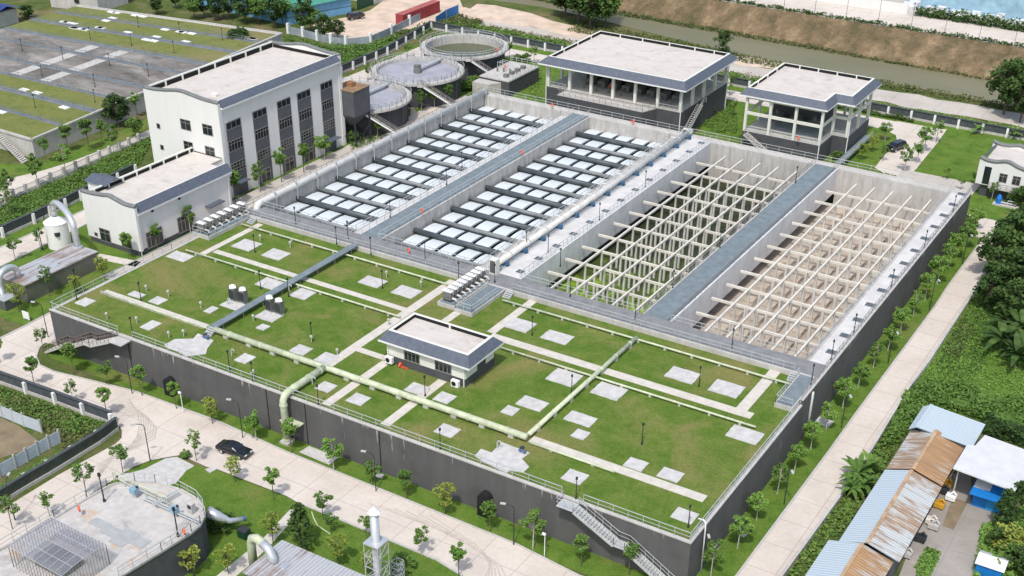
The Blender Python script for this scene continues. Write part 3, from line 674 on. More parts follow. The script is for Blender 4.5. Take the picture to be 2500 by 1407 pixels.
for bi, (bx, nm) in enumerate(((-96.9, 'left'), (-72.05, 'right'))):
    for r_ in range(13):
        yc = 44.55+r_*5.42
        for k in range(5):
            if r_ == 0: yy, zz = yc+.15, 4.4
            else: yy, zz = yc, 4.55
            lab = 'white cover, %s from the left, %s row from the front, %s basin' % (ORD[k], ORD[r_], nm)
            if proto is None:
                proto = cov.build('basin_cover', 'cover'); o = proto; tag(o, None, 'cover', 'white covers over the two basins')
            else:
                o = proto.copy(); COL.objects.link(o)
            o['label'] = lab; o.location = (bx+k*3.42, yy, zz); o.rotation_euler = (random.uniform(-.02, .02), random.uniform(-.015, .015), random.uniform(-.015, .015))
for nm, x0, x1 in (('left', -98.5, -80.0), ('right', -73.8, -56.0)):
    for k in range(12):
        y = 47.05+k*5.42
        mb = MB(); thick = (k % 2 == 1) if nm == 'left' else (k % 2 == 1)
        t_ = thing('channel_pipe', '%s grey channel, %s from the front across the %s covered basin' % ('thick dark' if thick else 'slimmer mid', ORD[k], nm), 'channel', 'grey channels between the rows of covers')
        if thick:
            mb.tube([(x0, y, 5.2), (x1, y, 5.2)], .45, 12); mb.build('pipe', 'lid_grey', t_, True); MB().box(x0+.2, x1-.2, y-.3, y+.3, 4.0, 4.72).build('cradle', 'pipe_dark', t_)
        else:
            mb.tube([(x0, y, 5.15), (x1, y, 5.15)], .34, 12); mb.build('pipe', 'pipe_mid', t_, True); MB().box(x0+.3, x1-.3, y-.3, y+.3, 4.3, 4.78).build('cradle', 'pipe_dark', t_)
# beam grids in the two open pits
ordb = 0
for nm, xb, x0, x1, desc in (('green', [-44.0, -40.65, -37.2, -33.7, -30.1], -47.6, -28.9, 'pale concrete beam grid on columns over the green pit'), ('sandy', [-18.95, -15.7, -12.4, -9.05, -5.7], -22.7, -4.0, 'pale concrete beam grid on columns over the sandy pit')):
    t_ = thing('beam_grid', desc, 'beam grid', 'beam grids in the open pits')
    for x in xb: MB().box(x-.14, x+.14, 43.72, 110.2, 5.35, 5.66).build('long_beam', 'beam', t_)
    for k in range(12):
        y = 45.6+k*5.42-.08; 
        MB().box(x0, x1, y-.15, y+.15, 4.98, 5.345).build('cross_beam', 'beam', t_)
    cnt = 0; first = None
    for k in range(12):
        y = 45.6+k*5.42-.08
        xx = [a for a in xb]+[(a+b_)/2 for a, b_ in zip(xb[:-1], xb[1:])]
        for x in sorted(xx):
            if cnt >= 99: break
            if first is None: first = o = MB().box(-.15, .15, -.15, .15, -4.9, -.07).build('column', 'column', t_, loc=(x, y, 5.045))
            else:
                o = first.copy(); COL.objects.link(o); o.parent = t_; o.location = (x, y, 5.045)
            cnt += 1
# big light pipes on the basins
def elbow(c, r, a0, a1, ax, n=8):
    """arc points; ax: two unit vectors"""
    u, v = Vector(ax[0]), Vector(ax[1]); c = Vector(c)
    return [c+u*(r*math.cos(a0+(a1-a0)*i/n))+v*(r*math.sin(a0+(a1-a0)*i/n)) for i in range(n+1)]
bp = thing('air_main', 'big pale grey air pipe along the left edge of the covered basins', 'pipe', 'large air pipes')
XM = -98.5
MB().tube([(XM, 42.2, 5.6)]+elbow((XM, 43.3, 6.52), 1.1, math.pi, math.pi/2, ((0, 1, 0), (0, 0, 1)))+[(XM, 112.6, 7.62)], .58, 14).build('pipe', 'pipe_light', bp, True)
fl = MB(); sd = MB(); vl = MB()
for k in range(13):
    y = 46.5+k*5.42
    fl.tube([(XM, y-.1, 7.62), (XM, y+.1, 7.62)], .68, 14)
    sd.box(XM-.4, XM+.4, y+1.2, y+1.5, HP, 7.15)
    vl.tube([(XM+.3, y, 8.0), (XM+.75, y, 8.1), (XM+.7, y, 7.0), (XM+.6, y, 5.4)], .07, 6); vl.box(XM+.3, XM+.6, y-.15, y+.15, 8.1, 8.5)
fl.split('flange', 'rail', bp); sd.split('saddle', 'conc', bp); vl.split('branch_valve', 'rail', bp, 2)
bp = thing('air_main', 'big pale grey air pipe on blue supports along the white centre deck', 'pipe', 'large air pipes')
MB().tube([(-52.9, 43.0, 7.75), (-52.9, 111.9, 7.75)], .5, 14).build('pipe', 'pipe_light', bp, True)
sd = MB(); vl = MB(); fl = MB()
for k in range(13):
    y = 46.2+k*5.42
    sd.box(-53.3, -51.7, y-.3, y+.3, HP, HP+.15); sd.box(-52.3, -51.75, y-.2, y+.2, HP+.18, 7.7); sd.bar((-52.1, y-.3, 7.3), (-52.1, y+.3, 7.3), .1, .1)
    vl.tube([(-53.3, y+2.2, 7.9), (-54.3, y+2.2, 7.9), (-54.7, y+2.2, 7.2), (-55.2, y+2.2, 5.9)], .16, 7); fl.tube([(-52.9, y+1.9, 7.75), (-52.9, y+2.1, 7.75)], .58, 12)
MB().bar((-51.9, 43.4, 7.35), (-51.9, 111.5, 7.35), .1, .1).build('blue_bar', 'blue', bp)
sd.split('blue_support', 'blue', bp, 3); vl.split('branch_valve', 'pipe_light', bp); fl.split('flange', 'rail', bp)
# green pipes on the lawn
def gpipe(label, pts, r, sup=None, collars=0):
    t_ = thing('lawn_pipe', label, 'pipe', 'pale green pipes on the roof lawn')
    MB().tube(pts, r, 12).build('pipe', 'pipe_green', t_, True)
    a, b_ = Vector(pts[0]), Vector(pts[1]); L = (b_-a).length; n = max(2, int(L/4)); mb = MB(); d = (b_-a).normalized(); s_ = Vector((-d.y, d.x, 0))
    for i in range(n):
        p = a+(b_-a)*((i+.5)/n); q = p-Vector((0, 0, 0)); mb.box(p.x-r*.8-.04, p.x+r*.8+.04, p.y-r*.8-.04, p.y+r*.8+.04, HG-.02, p.z-r*.55)
    mb.split('saddle', 'conc', t_)
    if collars:
        cm = MB()
        for i in range(collars):
            p = a+(b_-a)*((i+.5)/collars); cm.tube([p-d*.12, p+d*.12], r*1.13, 12)
        cm.split('collar', 'pipe_green', t_)
    return t_
def xline(a, b_, z): p, q = P(*a, z), P(*b_, z); y = (p.y+q.y)/2; return [(p.x, y, z), (q.x, y, z)]
def yline(a, b_, z): p, q = P(*a, z), P(*b_, z); x = (p.x+q.x)/2; return [(x, p.y, z), (x, q.y, z)]
gpipe('thin pale green pipe nearest the covered basins, left half', xline((583, 550), (1122, 698), 6.75), .14, collars=5)
gpipe('thin pale green pipe nearest the open pits, right half', xline((1226, 733), (1932, 938), 6.75), .14, collars=6)
gpipe('thin pale green pipe below the left paved strip', xline((453, 611), (978, 773), 6.75), .14, collars=5)
gpipe('thin pale green pipe below the paved strip on the right half', xline((1222, 848), (1845, 1043), 6.75), .14, collars=5)
gpipe('thin pale green pipe beside the left end paved strip', xline((244, 713), (508, 801), 6.6), .14)
gpipe('low pale green pipe beside the wide paved strip on the right', xline((1296, 1081), (1500, 1152), 6.55), .16)
L1 = xline((523, 806), (1288, 1066), 7.0); gpipe('thick pale green pipe crossing the front lawn', L1, .42, collars=9)
yj = L1[0][1]; Pj = P(795, 897, 7.0)
e1 = elbow((Pj.x, -.1, 6.25), .85, math.pi/2, math.pi, ((0, 1, 0), (0, 0, 1)))
gp = thing('lawn_pipe', 'thick pale green pipe with elbow dropping down the front wall', 'pipe', 'pale green pipes on the roof lawn')
MB().tube([(Pj.x, yj-.3, 7.1), (Pj.x, .9, 7.1)]+elbow((Pj.x, 0.0, 6.0), 1.1, math.pi/2, math.pi, ((0, 1, 0), (0, 0, 1)))+[(Pj.x, -1.1, .45)], .47, 14).build('pipe', 'pipe_green', gp, True)
cm = MB()
for y in (yj-1.2, 4, 1.2): cm.tube([(Pj.x, y-.1, 7.1), (Pj.x, y+.1, 7.1)], .53, 14)
for z in (5.7, 3.2, .6): cm.tube([(Pj.x, -1.1, z-.1), (Pj.x, -1.1, z+.1)], .54, 14)
cm.box(Pj.x-.9, Pj.x+2.2, -1.2, -.05, 3.05, 3.15)
cm.split('collar', 'pipe_green', gp); MB().box(Pj.x-.7, Pj.x+.7, -1.8, -.4, 0, .35).build('footing', 'conc', gp)
q = yline((1290, 1060), (1555, 825), 6.95); gpipe('inclined looking pale green pipe running away across the right half', q, .3, collars=7)
# square chamber with small platform, right and left
def platform(label, x0, x1, y0, y1, mat='deck', zt=HP):
    t_ = thing('platform', label, 'platform', 'raised platforms on the roof lawn')
    MB().box(x0, x1, y0, y1, HG-.05, zt-.02).build('base', 'conc', t_); MB().box(x0+.2, x1-.2, y0+.2, y1-.02, zt-.018, zt+.03).build('deck', mat, t_)
    return t_
platform('right grey decked platform at the right edge next to the white deck', -2.9, -.45, 30.9, YP-.03)
railing('railing round the right grey platform', [(-2.8, YP-.1, HP), (-2.8, 31.0, HP), (-.6, 31.0, HP)], sp=1.5)
platform('pump platform left part under a row of pump units', -54.3, -51.3, 30.8, YP-.03)
platform('pump platform right part with a bare grey deck', -51.1, -48.1, 30.4, YP-.03)
railing('pale railing round the bare part of the pump platform', [(-51.0, YP-.1, HP), (-51.0, 30.6, HP), (-48.2, 30.6, HP), (-48.2, 37.5, HP)], sp=1.5)
platform('grey decked platform at the far left beneath the valve units', -100.8, -97.3, 29.6, YP-.03)
railing('pale railing round the far left platform', [(-97.4, YP-.1, HP), (-97.4, 29.7, HP), (-100.7, 29.7, HP)], sp=1.5)
for nm, x, n in (('far left', -96.6, 4), ('middle', -47.4, 4), ('far right', -3.6, 3)):
    t_ = thing('step_flight', 'small pale step flight beside the %s platform' % nm, 'steps', 'small step flights on the roof lawn')
    tr, stg = stairs_mb((x+.2, 38.0, HG), (x+.2, YP-.05, HP), 1.1, 4, (1, 0, 0)); tr.build('tread', 'rail', t_); stg.split('stringer', 'rail', t_)
# ================================================================== BUILDINGS
def eave_roof(par, outer, ze, inner, zt, zf, pw=.4, posts=(), tile_edges=None):
    n = len(outer); t_ = MB()
    for i in range(n):
        k = (i+1) % n
        if tile_edges is None or i in tile_edges: t_.face([(*outer[i], ze), (*outer[k], ze), (*inner[k], zt), (*inner[i], zt)])
    t_.build('tiled_eave', 'tile', par)
    f_ = MB()
    for i in range(n):
        k = (i+1) % n; f_.face([(*outer[i], ze-.3), (*outer[k], ze-.3), (*outer[k], ze-.004), (*outer[i], ze-.004)])
    f_.face([(*p, ze-.3) for p in outer[::-1]]); f_.build('fascia', 'whitepaint', par)
    i2 = inset(inner, pw); p_ = MB(); d_ = MB()
    for i in range(n):
        k = (i+1) % n
        p_.face([(*inner[i], zt+.004), (*inner[k], zt+.004), (*i2[k], zt+.004), (*i2[i], zt+.004)])
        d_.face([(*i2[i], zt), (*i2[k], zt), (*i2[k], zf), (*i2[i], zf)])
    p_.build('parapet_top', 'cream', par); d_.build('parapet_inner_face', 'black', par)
    MB().face([(*p, zf+.003) for p in inset(inner, pw-.02)]).build('flat_roof', 'roof', par)
    if posts:
        q = MB()
        for x, y in posts: q.box(x-.12, x+.12, y-.12, y+.12, zf, zt+.06)
        q.split('parapet_post', 'cream', par)
def rect(x0, x1, y0, y1): return [(x0, y0), (x1, y0), (x1, y1), (x0, y1)]
def window(par, ax, c, u0, u1, z0, z1, nv=2, nh=1, dep=.06):
    """window on a wall facing -Y (ax='y', wall at y=c) or +X (ax='x', wall at x=c)"""
    g_, f_ = MB(), MB()
    def bx(m_, a, b, z_0, z_1, d0, d1):
        if ax == 'y': m_.box(a, b, c-d1, c-d0, z_0, z_1)
        else: m_.box(c+d0, c+d1, a, b, z_0, z_1)
    w = .09
    bx(f_, u0, u1, z0, z0+w, .0, dep); bx(f_, u0, u1, z1-w, z1, .0, dep); bx(f_, u0, u0+w, z0+w, z1-w, 0, dep); bx(f_, u1-w, u1, z0+w, z1-w, 0, dep)
    for i in range(1, nv): x = u0+(u1-u0)*i/nv; bx(f_, x-.035, x+.035, z0+w, z1-w, 0, dep*.9)
    for i in range(1, nh+1):
        if nh > 0: z = z0+(z1-z0)*(.68 if nh == 1 else i/(nh+1)); bx(f_, u0+w, u1-w, z-.035, z+.035, 0, dep*.8)
    fr = f_.build('window', 'rail_dark', par); bx(g_, u0+w*.5, u1-w*.5, z0+w*.5, z1-w*.5, -.02, .02); g_.build('pane', 'glass', fr)
def gable(par, y0, y1, prof, zb, mat='white', cap='rail_dark', cr=.28):
    m_ = MB(); n = len(prof)
    pl = [(prof[0][0], zb)]+[(x, z) for x, z in prof]+[(prof[-1][0], zb)]; k = len(pl)
    m_.add([(x, y0, z) for x, z in pl]+[(x, y1, z) for x, z in pl], [tuple(range(k))[::-1], tuple(range(k, 2*k))]+[(i, k+i, k+(i+1) % k, (i+1) % k) for i in range(k)][:0]+[((i+1) % k, k+(i+1) % k, k+i, i) for i in range(k)])
    m_.build('gable_wall', mat, par)
    ym = (y0+y1)/2; cp = MB(); cp.tube([(x, ym-.12, z+.1) for x, z in prof], cr, 8); cp.tube([(x, ym+.16, z+.2) for x, z in prof], cr*.8, 8); cp.build('wavy_coping', M['cap'] if 'cap' in M else cap, par, True)
M['cap'] = plain('grey_coping_tiles', (.17, .18, .18, 1), .6, .15, 1)
def smoothp(pr, n=5):
    out = []
    for i in range(len(pr)-1):
        p0, p1, p2, p3 = pr[max(i-1, 0)], pr[i], pr[i+1], pr[min(i+2, len(pr)-1)]
        for k in range(n):
            t = k/n
            out.append(tuple(.5*((2*b)+(-a+c)*t+(2*a-5*b+4*c-d)*t*t+(-a+3*b-3*c+d)*t**3) for a, b, c, d in zip(p0, p1, p2, p3)))
    return out+[pr[-1]]
def prof_px(pts, Y): return smoothp([(PYp(*p, Y).x, PYp(*p, Y).z) for p in pts])
# ---- tall white building
mb_ = thing('office_building', 'tall white building with wavy gables and five dark vertical window strips', 'building')
X0, X1, Y0, Y1 = -134.2, -116.8, 54.2, 88.6
MB().box(X0, X1, Y0+.6, Y1-.6, 0, 17.0).build('wall', 'white', mb_)
pf = prof_px([(345, 211), (370, 217), (400, 220), (435, 221.5), (463, 231), (495, 243), (536, 254)], Y0)
gable(mb_, Y0, Y0+.6, [(x, z-.2) for x, z in pf if X0-.6 <= x <= X1+.6], 0)
gable(mb_, Y1-.6, Y1, [(x, z-.1) for x, z in pf if X0-.6 <= x <= X1+.6], 0)
tl = MB()
tl.face([(X1+.7, Y0+.61, 17.1), (X1+.7, Y1-.61, 17.1), (X1-.5, Y1-.61, 18.15), (X1-.5, Y0+.61, 18.15)])
tl.face([(X0-.7, Y1-.61, 17.1), (X0-.7, Y0+.61, 17.1), (X0+.5, Y0+.61, 18.15), (X0+.5, Y1-.61, 18.15)]); tl.build('tiled_eave', 'tile', mb_)
fa = MB(); fa.box(X1+.005, X1+.69, Y0+.61, Y1-.61, 16.8, 17.08); fa.box(X0-.69, X0-.005, Y0+.61, Y1-.61, 16.8, 17.08); fa.split('fascia', 'whitepaint', mb_)
MB().box(X0+.5, X0+.9, Y0+.61, Y1-.61, 17.0, 18.16).build('parapet', 'cream', mb_)
MB().box(X1-.7, X1-.5, Y0+.61, Y1-.61, 17.0, 18.16).build('parapet', 'cream', mb_)
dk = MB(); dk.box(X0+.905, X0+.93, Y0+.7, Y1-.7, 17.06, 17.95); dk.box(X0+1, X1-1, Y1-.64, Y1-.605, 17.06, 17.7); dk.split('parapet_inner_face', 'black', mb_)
po = MB()
for k in range(1, 8): po.box(X0+.9, X0+1.1, Y0+k*4.3-.15, Y0+k*4.3+.15, 17.06, 18.0)
po.split('parapet_post', 'cream', mb_)
MB().box(X0+.9, X1-.7, Y0+.61, Y1-.61, 17.0, 17.06).build('flat_roof', 'roof', mb_)
h = P(526, 229, 17.5); MB().box(h.x-.8, h.x+.5, h.y-.5, h.y+.5, 17.06, 17.5).build('roof_hatch', 'cream', mb_)
for c, w, hh in (((387, 308), .9, 1.0), ((396, 360), .9, 1.0)):
    q = PYp(*c, Y0); window(mb_, 'y', Y0, q.x-w/2, q.x+w/2, q.z-hh/2, q.z+hh/2, 1, 0)
for c, w, hh in (((453.5, 305), 2.5, 2.0), ((507, 317.5), 2.4, 2.0), ((461, 361), 2.3, 2.4), ((513.5, 374), 2.3, 2.4)):
    q = PYp(*c, Y0); window(mb_, 'y', Y0, q.x-w/2, q.x+w/2, q.z-hh/2, q.z+hh/2, 2, 1)
for a, b in ((55.8, 59.7), (62.8, 66.6), (69.5, 73.3), (75.2, 79.1), (82.1, 85.7)):
    MB().box(X1+.002, X1+.05, a, b, .1, 14.0).build('window_strip', 'panel', mb_)
    window(mb_, 'x', X1+.05, a+.05, b-.05, 12.6, 13.95, 3, 0, .05); window(mb_, 'x', X1+.05, a+.05, b-.05, 8.5, 10.5, 5, 1, .05); window(mb_, 'x', X1+.05, a+.05, b-.05, 4.6, 6.4, 5, 2, .05)
    if a in (62.8, 69.5, 75.2): window(mb_, 'x', X1+.05, a+.6, b-.6, .12, 2.7, 2, 1, .07)
MB().box(X1+.05, X1+1.3, 56.2, 59.3, 2.6, 2.75).build('entrance_canopy', 'tile', mb_)
MB().box(X1+.05, X1+1.6, 82.2, 85.6, 2.6, 2.75).build('entrance_canopy', 'tile', mb_)
dp = MB(); dp.tube([(X1+.12, Y1-.9, 0), (X1+.12, Y1-.9, 16.8)], .09, 6); dp.tube([(X1+.12, Y0+.8, 0), (X1+.12, Y0+.8, 16.8)], .09, 6); dp.split('downpipe', 'whitepaint', mb_)
# ---- low white building
lb = thing('low_building', 'low white building with wavy gable joined to the front of the tall white one', 'building')
A0, A1, B0, B1 = -124.3, -112.8, 28.7, 54.15
Lp = [(A0, B0+.5), (A1, B0+.5), (A1, 51.2), (-116.9, 51.2), (-116.9, B1), (A0, B1)]
MB().prism(Lp, .9, 7.3).build('wall', 'white', lb); MB().prism(inset(Lp, -.05), 0, .9).build('dark_base', 'dark_base', lb)
pf = prof_px([(193, 463), (216, 469.5), (246, 475), (262, 476.5), (280, 486), (303, 498), (331, 505)], B0)
gable(lb, B0, B0+.5, [(x, z-.25) for x, z in pf if A0-.7 <= x <= A1+.7], .9); MB().box(A0, A1, B0-.05, B0+.45, 0, .9).build('dark_base', 'dark_base', lb)
tl = MB(); tl.face([(A1+.6, B0+.51, 7.5), (A1+.6, 51.6, 7.5), (A1-.6, 51.6, 8.75), (A1-.6, B0+.51, 8.75)]); tl.build('tiled_eave', 'tile', lb)
MB().box(A1+.003, A1+.58, B0+.51, 51.5, 7.15, 7.48).build('fascia', 'whitepaint', lb)
MB().box(A1-.85, A1-.6, B0+.51, 51.4, 7.3, 8.76).build('parapet', 'cream', lb)
MB().prism([(A0+.5, B0+.52), (A1-.85, B0+.52), (A1-.85, 51.1), (-117, 51.1), (-117, B1-.02), (A0+.5, B1-.02)], 7.3, 7.9).build('flat_roof', 'roof', lb)
MB().box(A0, A0+.4, B0+.52, B1-.03, 7.3, 8.7).build('parapet', 'cream', lb)
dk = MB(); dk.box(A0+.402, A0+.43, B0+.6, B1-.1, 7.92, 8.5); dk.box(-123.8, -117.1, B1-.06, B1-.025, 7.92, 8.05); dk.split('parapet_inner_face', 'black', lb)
po = MB()
for k in range(8): po.box(A0+.4, A0+.6, B0+2+k*3.2-.12, B0+2+k*3.2+.12, 7.9, 8.6)
po.split('parapet_post', 'cream', lb)
MB().box(-127.9, A0-.01, 32.9, 36.2, 0, 8.6).build('side_annex', 'white', lb)
MB().add([(-128.3, 32.5, 8.65), (-123.0, 32.5, 8.65), (-123.0, 34.6, 9.3), (-128.3, 34.6, 9.3), (-123.0, 36.6, 8.65), (-128.3, 36.6, 8.65)], [(0, 1, 2, 3), (3, 2, 4, 5)]).build('annex_roof', 'tile', lb)
for a, b, z0, z1 in ((-121.75, -119.3, .75, 3.1), (-116.8, -114.4, .85, 3.15)): window(lb, 'y', B0-.05 if z0 < .9 else B0, a, b, z0, z1, 2, 1)
window(lb, 'y', B0, -123.2, -122.4, 1.2, 1.9, 1, 0)
for a, b in ((30.5, 34.1), (37.7, 41.1)): window(lb, 'x', A1+.05, a, b, .6, 3.5, 4, 1, .08)
MB().box(A1+.01, A1+1.3, 44.5, 48.2, 3.1, 3.3).build('door_canopy', 'tile', lb)
vt = MB()
for y, z in ((32.7, 6.7), (38.9, 6.7)): vt.tube([(A1-.05, y, z), (A1+.12, y, z)], .28, 10)
vt.split('round_vent', 'frame', lb)
dp = MB(); dp.tube([(A1+.1, B0+.3, 0), (A1+.1, B0+.3, 7.2)], .08, 6); dp.tube([(A1+.1, 50.6, 0), (A1+.1, 50.6, 7.2)], .08, 6); dp.split('downpipe', 'whitepaint', lb)
# ---- roof hut on the tank
kh = thing('control_hut', 'small white hut with blue grey tiled eaves standing on the grass roof', 'hut')
KX0, KX1, KY0, KY1 = -50.7, -38.3, 14.0, 20.8
MB().box(KX0, KX1, KY0, KY1, 7.45, 9.6).build('wall', 'cream', kh); MB().box(KX0-.04, KX1+.04, KY0-.04, KY1+.04, HG-.03, 7.448).build('dark_base', 'dark_base', kh)
eave_roof(kh, rect(-51.6, -37.2, 13.3, 21.5), 9.75, rect(-50.7, -38.1, 14.4, 20.3), 10.9, 10.4, .45, [(-44.5, 19.8)])
window(kh, 'y', KY0, -47.9, -45.4, 7.5, 9.35, 4, 1); window(kh, 'y', KY0, -43.0, -40.4, 7.5, 9.35, 4, 1)
MB().box(KX1+.045, KX1+.1, 16.8, 18.7, HG+.02, 8.9).build('door', 'dark_base', kh)
dp = MB()
for x in (KX0+.2, KX1-.15): dp.tube([(x, KY0-.12, HG), (x, KY0-.12, 9.2)], .07, 6)
dp.split('downpipe', 'whitepaint', kh)
for nm, x, dz in (('left', -49.9, .35), ('right', -39.4, .1)):
    t_ = thing('air_conditioner', 'white air conditioner unit with black fan at the %s front corner of the roof hut' % nm, 'air conditioner', 'air conditioners of the roof hut', (x, KY0-.65, HG+dz))
    MB().box(-.55, .55, -.25, .25, 0, .95).build('casing', 'whitepaint', t_); f = MB(); f.tube([(-.12, -.27, .48), (-.12, -.24, .48)], .34, 16); f.build('fan', 'black', t_)
    if dz > .2: MB().box(-.5, .5, .25, .6, -.05, 0).build('bracket', 'rail_dark', t_)
t_ = thing('hose_reel', 'small orange hose reel lying on the lawn before the hut', 'hose reel', None, (*P2(978, 897, HG), HG))
MB().tube([(-.1, 0, .35), (.15, 0, .35)], .35, 12).build('reel', 'orange', t_); MB().box(.15, 1.2, -.15, -.08, .1, .18).box(.15, 1.2, .1, .17, .1, .18).build('handle', 'orange', t_)
# ---- pavilions
def columns(par, pts, z0, z1, w=.55, mat='cream'):
    for x, y in pts: MB().box(x-w/2, x+w/2, y-w/2, y+w/2, z0, z1).build('column', mat, par)
p1 = thing('filter_pavilion', 'wide open sided pavilion with flat roof and tiled eaves behind the basins', 'pavilion')
x0, x1, y0, y1, zb = -92.8, -61.2, 127.2, 150.3, 5.7
MB().box(x0, x1, y0, y1, 0, zb).build('base', 'dark_base', p1)
MB().prism([(-88.2, 123.6), (-68.0, 123.6), (-66.6, 127.19), (-88.2, 127.19)], 0, zb-.15).build('front_terrace', 'dark_base', p1)
MB().prism([(-88.1, 123.7), (-68.1, 123.7), (-66.8, 127.18), (-88.1, 127.18)], zb-.148, zb-.06).build('terrace_floor', 'conc', p1)
MB().box(x0+.1, x1-.1, y0+.1, y1-.1, zb+.002, zb+.04).build('floor', 'conc', p1)
fx = [x0+.4+i*(x1-x0-.8)/6 for i in range(7)]; fy = [y0+.4+i*(y1-y0-.8)/4 for i in range(5)]
columns(p1, [(x, y) for x in fx for y in fy if x in (fx[0], fx[-1]) or y in (fy[0], fy[2], fy[-1])], zb+.04, 10.6)
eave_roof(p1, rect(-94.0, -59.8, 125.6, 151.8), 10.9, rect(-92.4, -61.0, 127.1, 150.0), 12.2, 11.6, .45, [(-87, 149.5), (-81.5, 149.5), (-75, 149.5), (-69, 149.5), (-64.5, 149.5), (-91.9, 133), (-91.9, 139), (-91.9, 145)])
MB().box(x0+5, x1-4.5, 136, 147, zb+.04, 8.6).build('filter_machinery', 'frame', p1)
eq = MB()
for k in range(8): eq.box(-86+k*2.9, -84.4+k*2.9, 132.3, 134.6, zb+.04, 7.2); eq.tube([(-85.2+k*2.9, 132, 6.6), (-85.2+k*2.9, 130.2, 6.6), (-85.2+k*2.9, 130.2, 5.8)], .18, 6)
eq.split('equipment', 'machine', p1, 2)
for nm, pts in (('front', [(x0+.2, y0+.15, zb), (-88.1, y0+.15, zb)]), ('right', [(x1-.2, y0+.2, zb), (x1-.2, y1-.2, zb)]), ('terrace', [(-88, 127, zb-.1), (-88, 123.8, zb-.1), (-68.2, 123.8, zb-.1), (-66.8, 127, zb-.1)]), ('front right', [(-66.5, y0+.15, zb), (x1-.2, y0+.15, zb)]), ('left', [(x0+.15, y0+.2, zb), (x0+.15, y1, zb)])):
    railing('railing of the wide pavilion, %s side' % nm, pts, 1.1, 1.4, 'rail' if nm != 'terrace' else 'rail_dark', group='railings of the pavilions')
dp = MB()
for x, y in ((x0+.1, y0-.1), (x1-.1, y0-.1), (x1+.1, y1-.2)): dp.tube([(x, y, 0), (x, y, 10.6)], .1, 6)
dp.split('downpipe', 'whitepaint', p1)
t_ = thing('pavilion_stair', 'green grey steel stair climbing the right side of the wide pavilion', 'stair')
tr, stg = stairs_mb((x1+.9, 125.5, .1), (x1+.9, 134.5, zb), 1.2, 20, (1, 0, 0)); tr.build('tread', 'rail_dark', t_); stg.split('stringer', 'rail', t_)
hr = MB(); rail(hr, [(x1+1.5, 125.5, .1), (x1+1.5, 134.5, zb), (x1+1.5, 136, zb)], 1.05, 1.2); hr.build('handrail', 'rail', t_)
p2 = thing('screen_pavilion', 'smaller open pavilion with notched roof corner, two levels of white beams', 'pavilion')
zb = 4.0
bp_ = [(-48.5, 129.0), (-32.4, 129.0), (-32.4, 136.2), (-29.4, 136.2), (-29.4, 149.6), (-48.5, 149.6)]
MB().prism(bp_, 0, zb).build('base', 'dark_base', p2); MB().prism(inset(bp_, .15), zb+.002, zb+.04).build('floor', 'conc', p2)
oc = [(-48.2, 129.3), (-43.2, 129.3), (-38.0, 129.3), (-32.7, 129.3), (-32.7, 136.5), (-29.7, 136.5), (-29.7, 143), (-29.7, 149.2), (-34.5, 149.2), (-39, 149.2), (-43.5, 149.2), (-48.2, 149.2), (-48.2, 143), (-48.2, 136.5)]
columns(p2, oc, zb+.04, 11.1, .5)
for a, b in zip(oc, oc[1:]+oc[:1]):
    MB().bar((*a, 7.7), (*b, 7.7), .3, .55).build('tie_beam', 'cream', p2)
    MB().bar((*a, 10.8), (*b, 10.8), .28, .5).build('ring_beam', 'cream', p2)
ou = [(-49.7, 128.4), (-31.7, 128.4), (-31.7, 134.0), (-28.2, 134.0), (-28.2, 150.4), (-49.7, 150.4)]
inn = [(-48.7, 129.7), (-32.8, 129.7), (-32.8, 135.4), (-29.4, 135.4), (-29.4, 149.0), (-48.7, 149.0)]
eave_roof(p2, ou, 11.35, inn, 12.55, 11.95, .45, [(-45, 148.5), (-41, 148.5), (-37, 148.5), (-33, 148.5), (-48.2, 134), (-48.2, 139), (-48.2, 144)])
mc = MB()
for x in (-45, -41, -37): mc.box(x-1, x+1, 137, 140, zb+.04, 5.5); mc.tube([(x, 138, 5.5), (x, 138, 6.4)], .3, 8)
mc.split('equipment', 'machine', p2, 2); MB().box(-44, -34, 133.2, 136.2, zb+.05, 4.55).build('channel_cover', 'deck', p2); MB().box(-47, -36, 141, 148, zb+.04, 7.2).build('screen_machinery', 'panel', p2)
railing('railing of the notched pavilion along its front and right', [(-48.3, 129.15, zb), (-32.5, 129.15, zb), (-32.5, 136.3, zb), (-29.5, 136.3, zb), (-29.5, 149, zb)], 1.1, 1.4, group='railings of the pavilions')
dp = MB(); dp.tube([(-32.5, 128.9, 0), (-32.5, 128.9, 11)], .1, 6); dp.tube([(-29.3, 136.2, 0), (-29.3, 136.2, 11)], .1, 6); dp.split('downpipe', 'whitepaint', p2)
t_ = thing('pavilion_stair', 'concrete stair with brown handrail before the notched pavilion', 'stair')
tr, stg = stairs_mb((-39.5, 126.6, 0), (-47.4, 127.9, zb), 1.4, 20, Vector((.16, .98, 0))); tr.build('tread', 'conc', t_); stg.split('stringer', 'conc', t_)
hr = MB(); rail(hr, [(-39.5, 125.9, 0), (-47.4, 127.2, zb)], 1.05, 1.2); hr.build('handrail', 'brown_rail' if 'brown_rail' in M else 'rail_dark', t_)
MB().box(-28.9, -27.6, 124.5, 147, 1.2, 1.5).build('side_ramp', 'deck', p2)
railing('railing of the ramp right of the notched pavilion', [(-27.5, 124.5, 1.5), (-27.5, 147, 1.5)], 1.0, 1.6, group='railings of the pavilions')
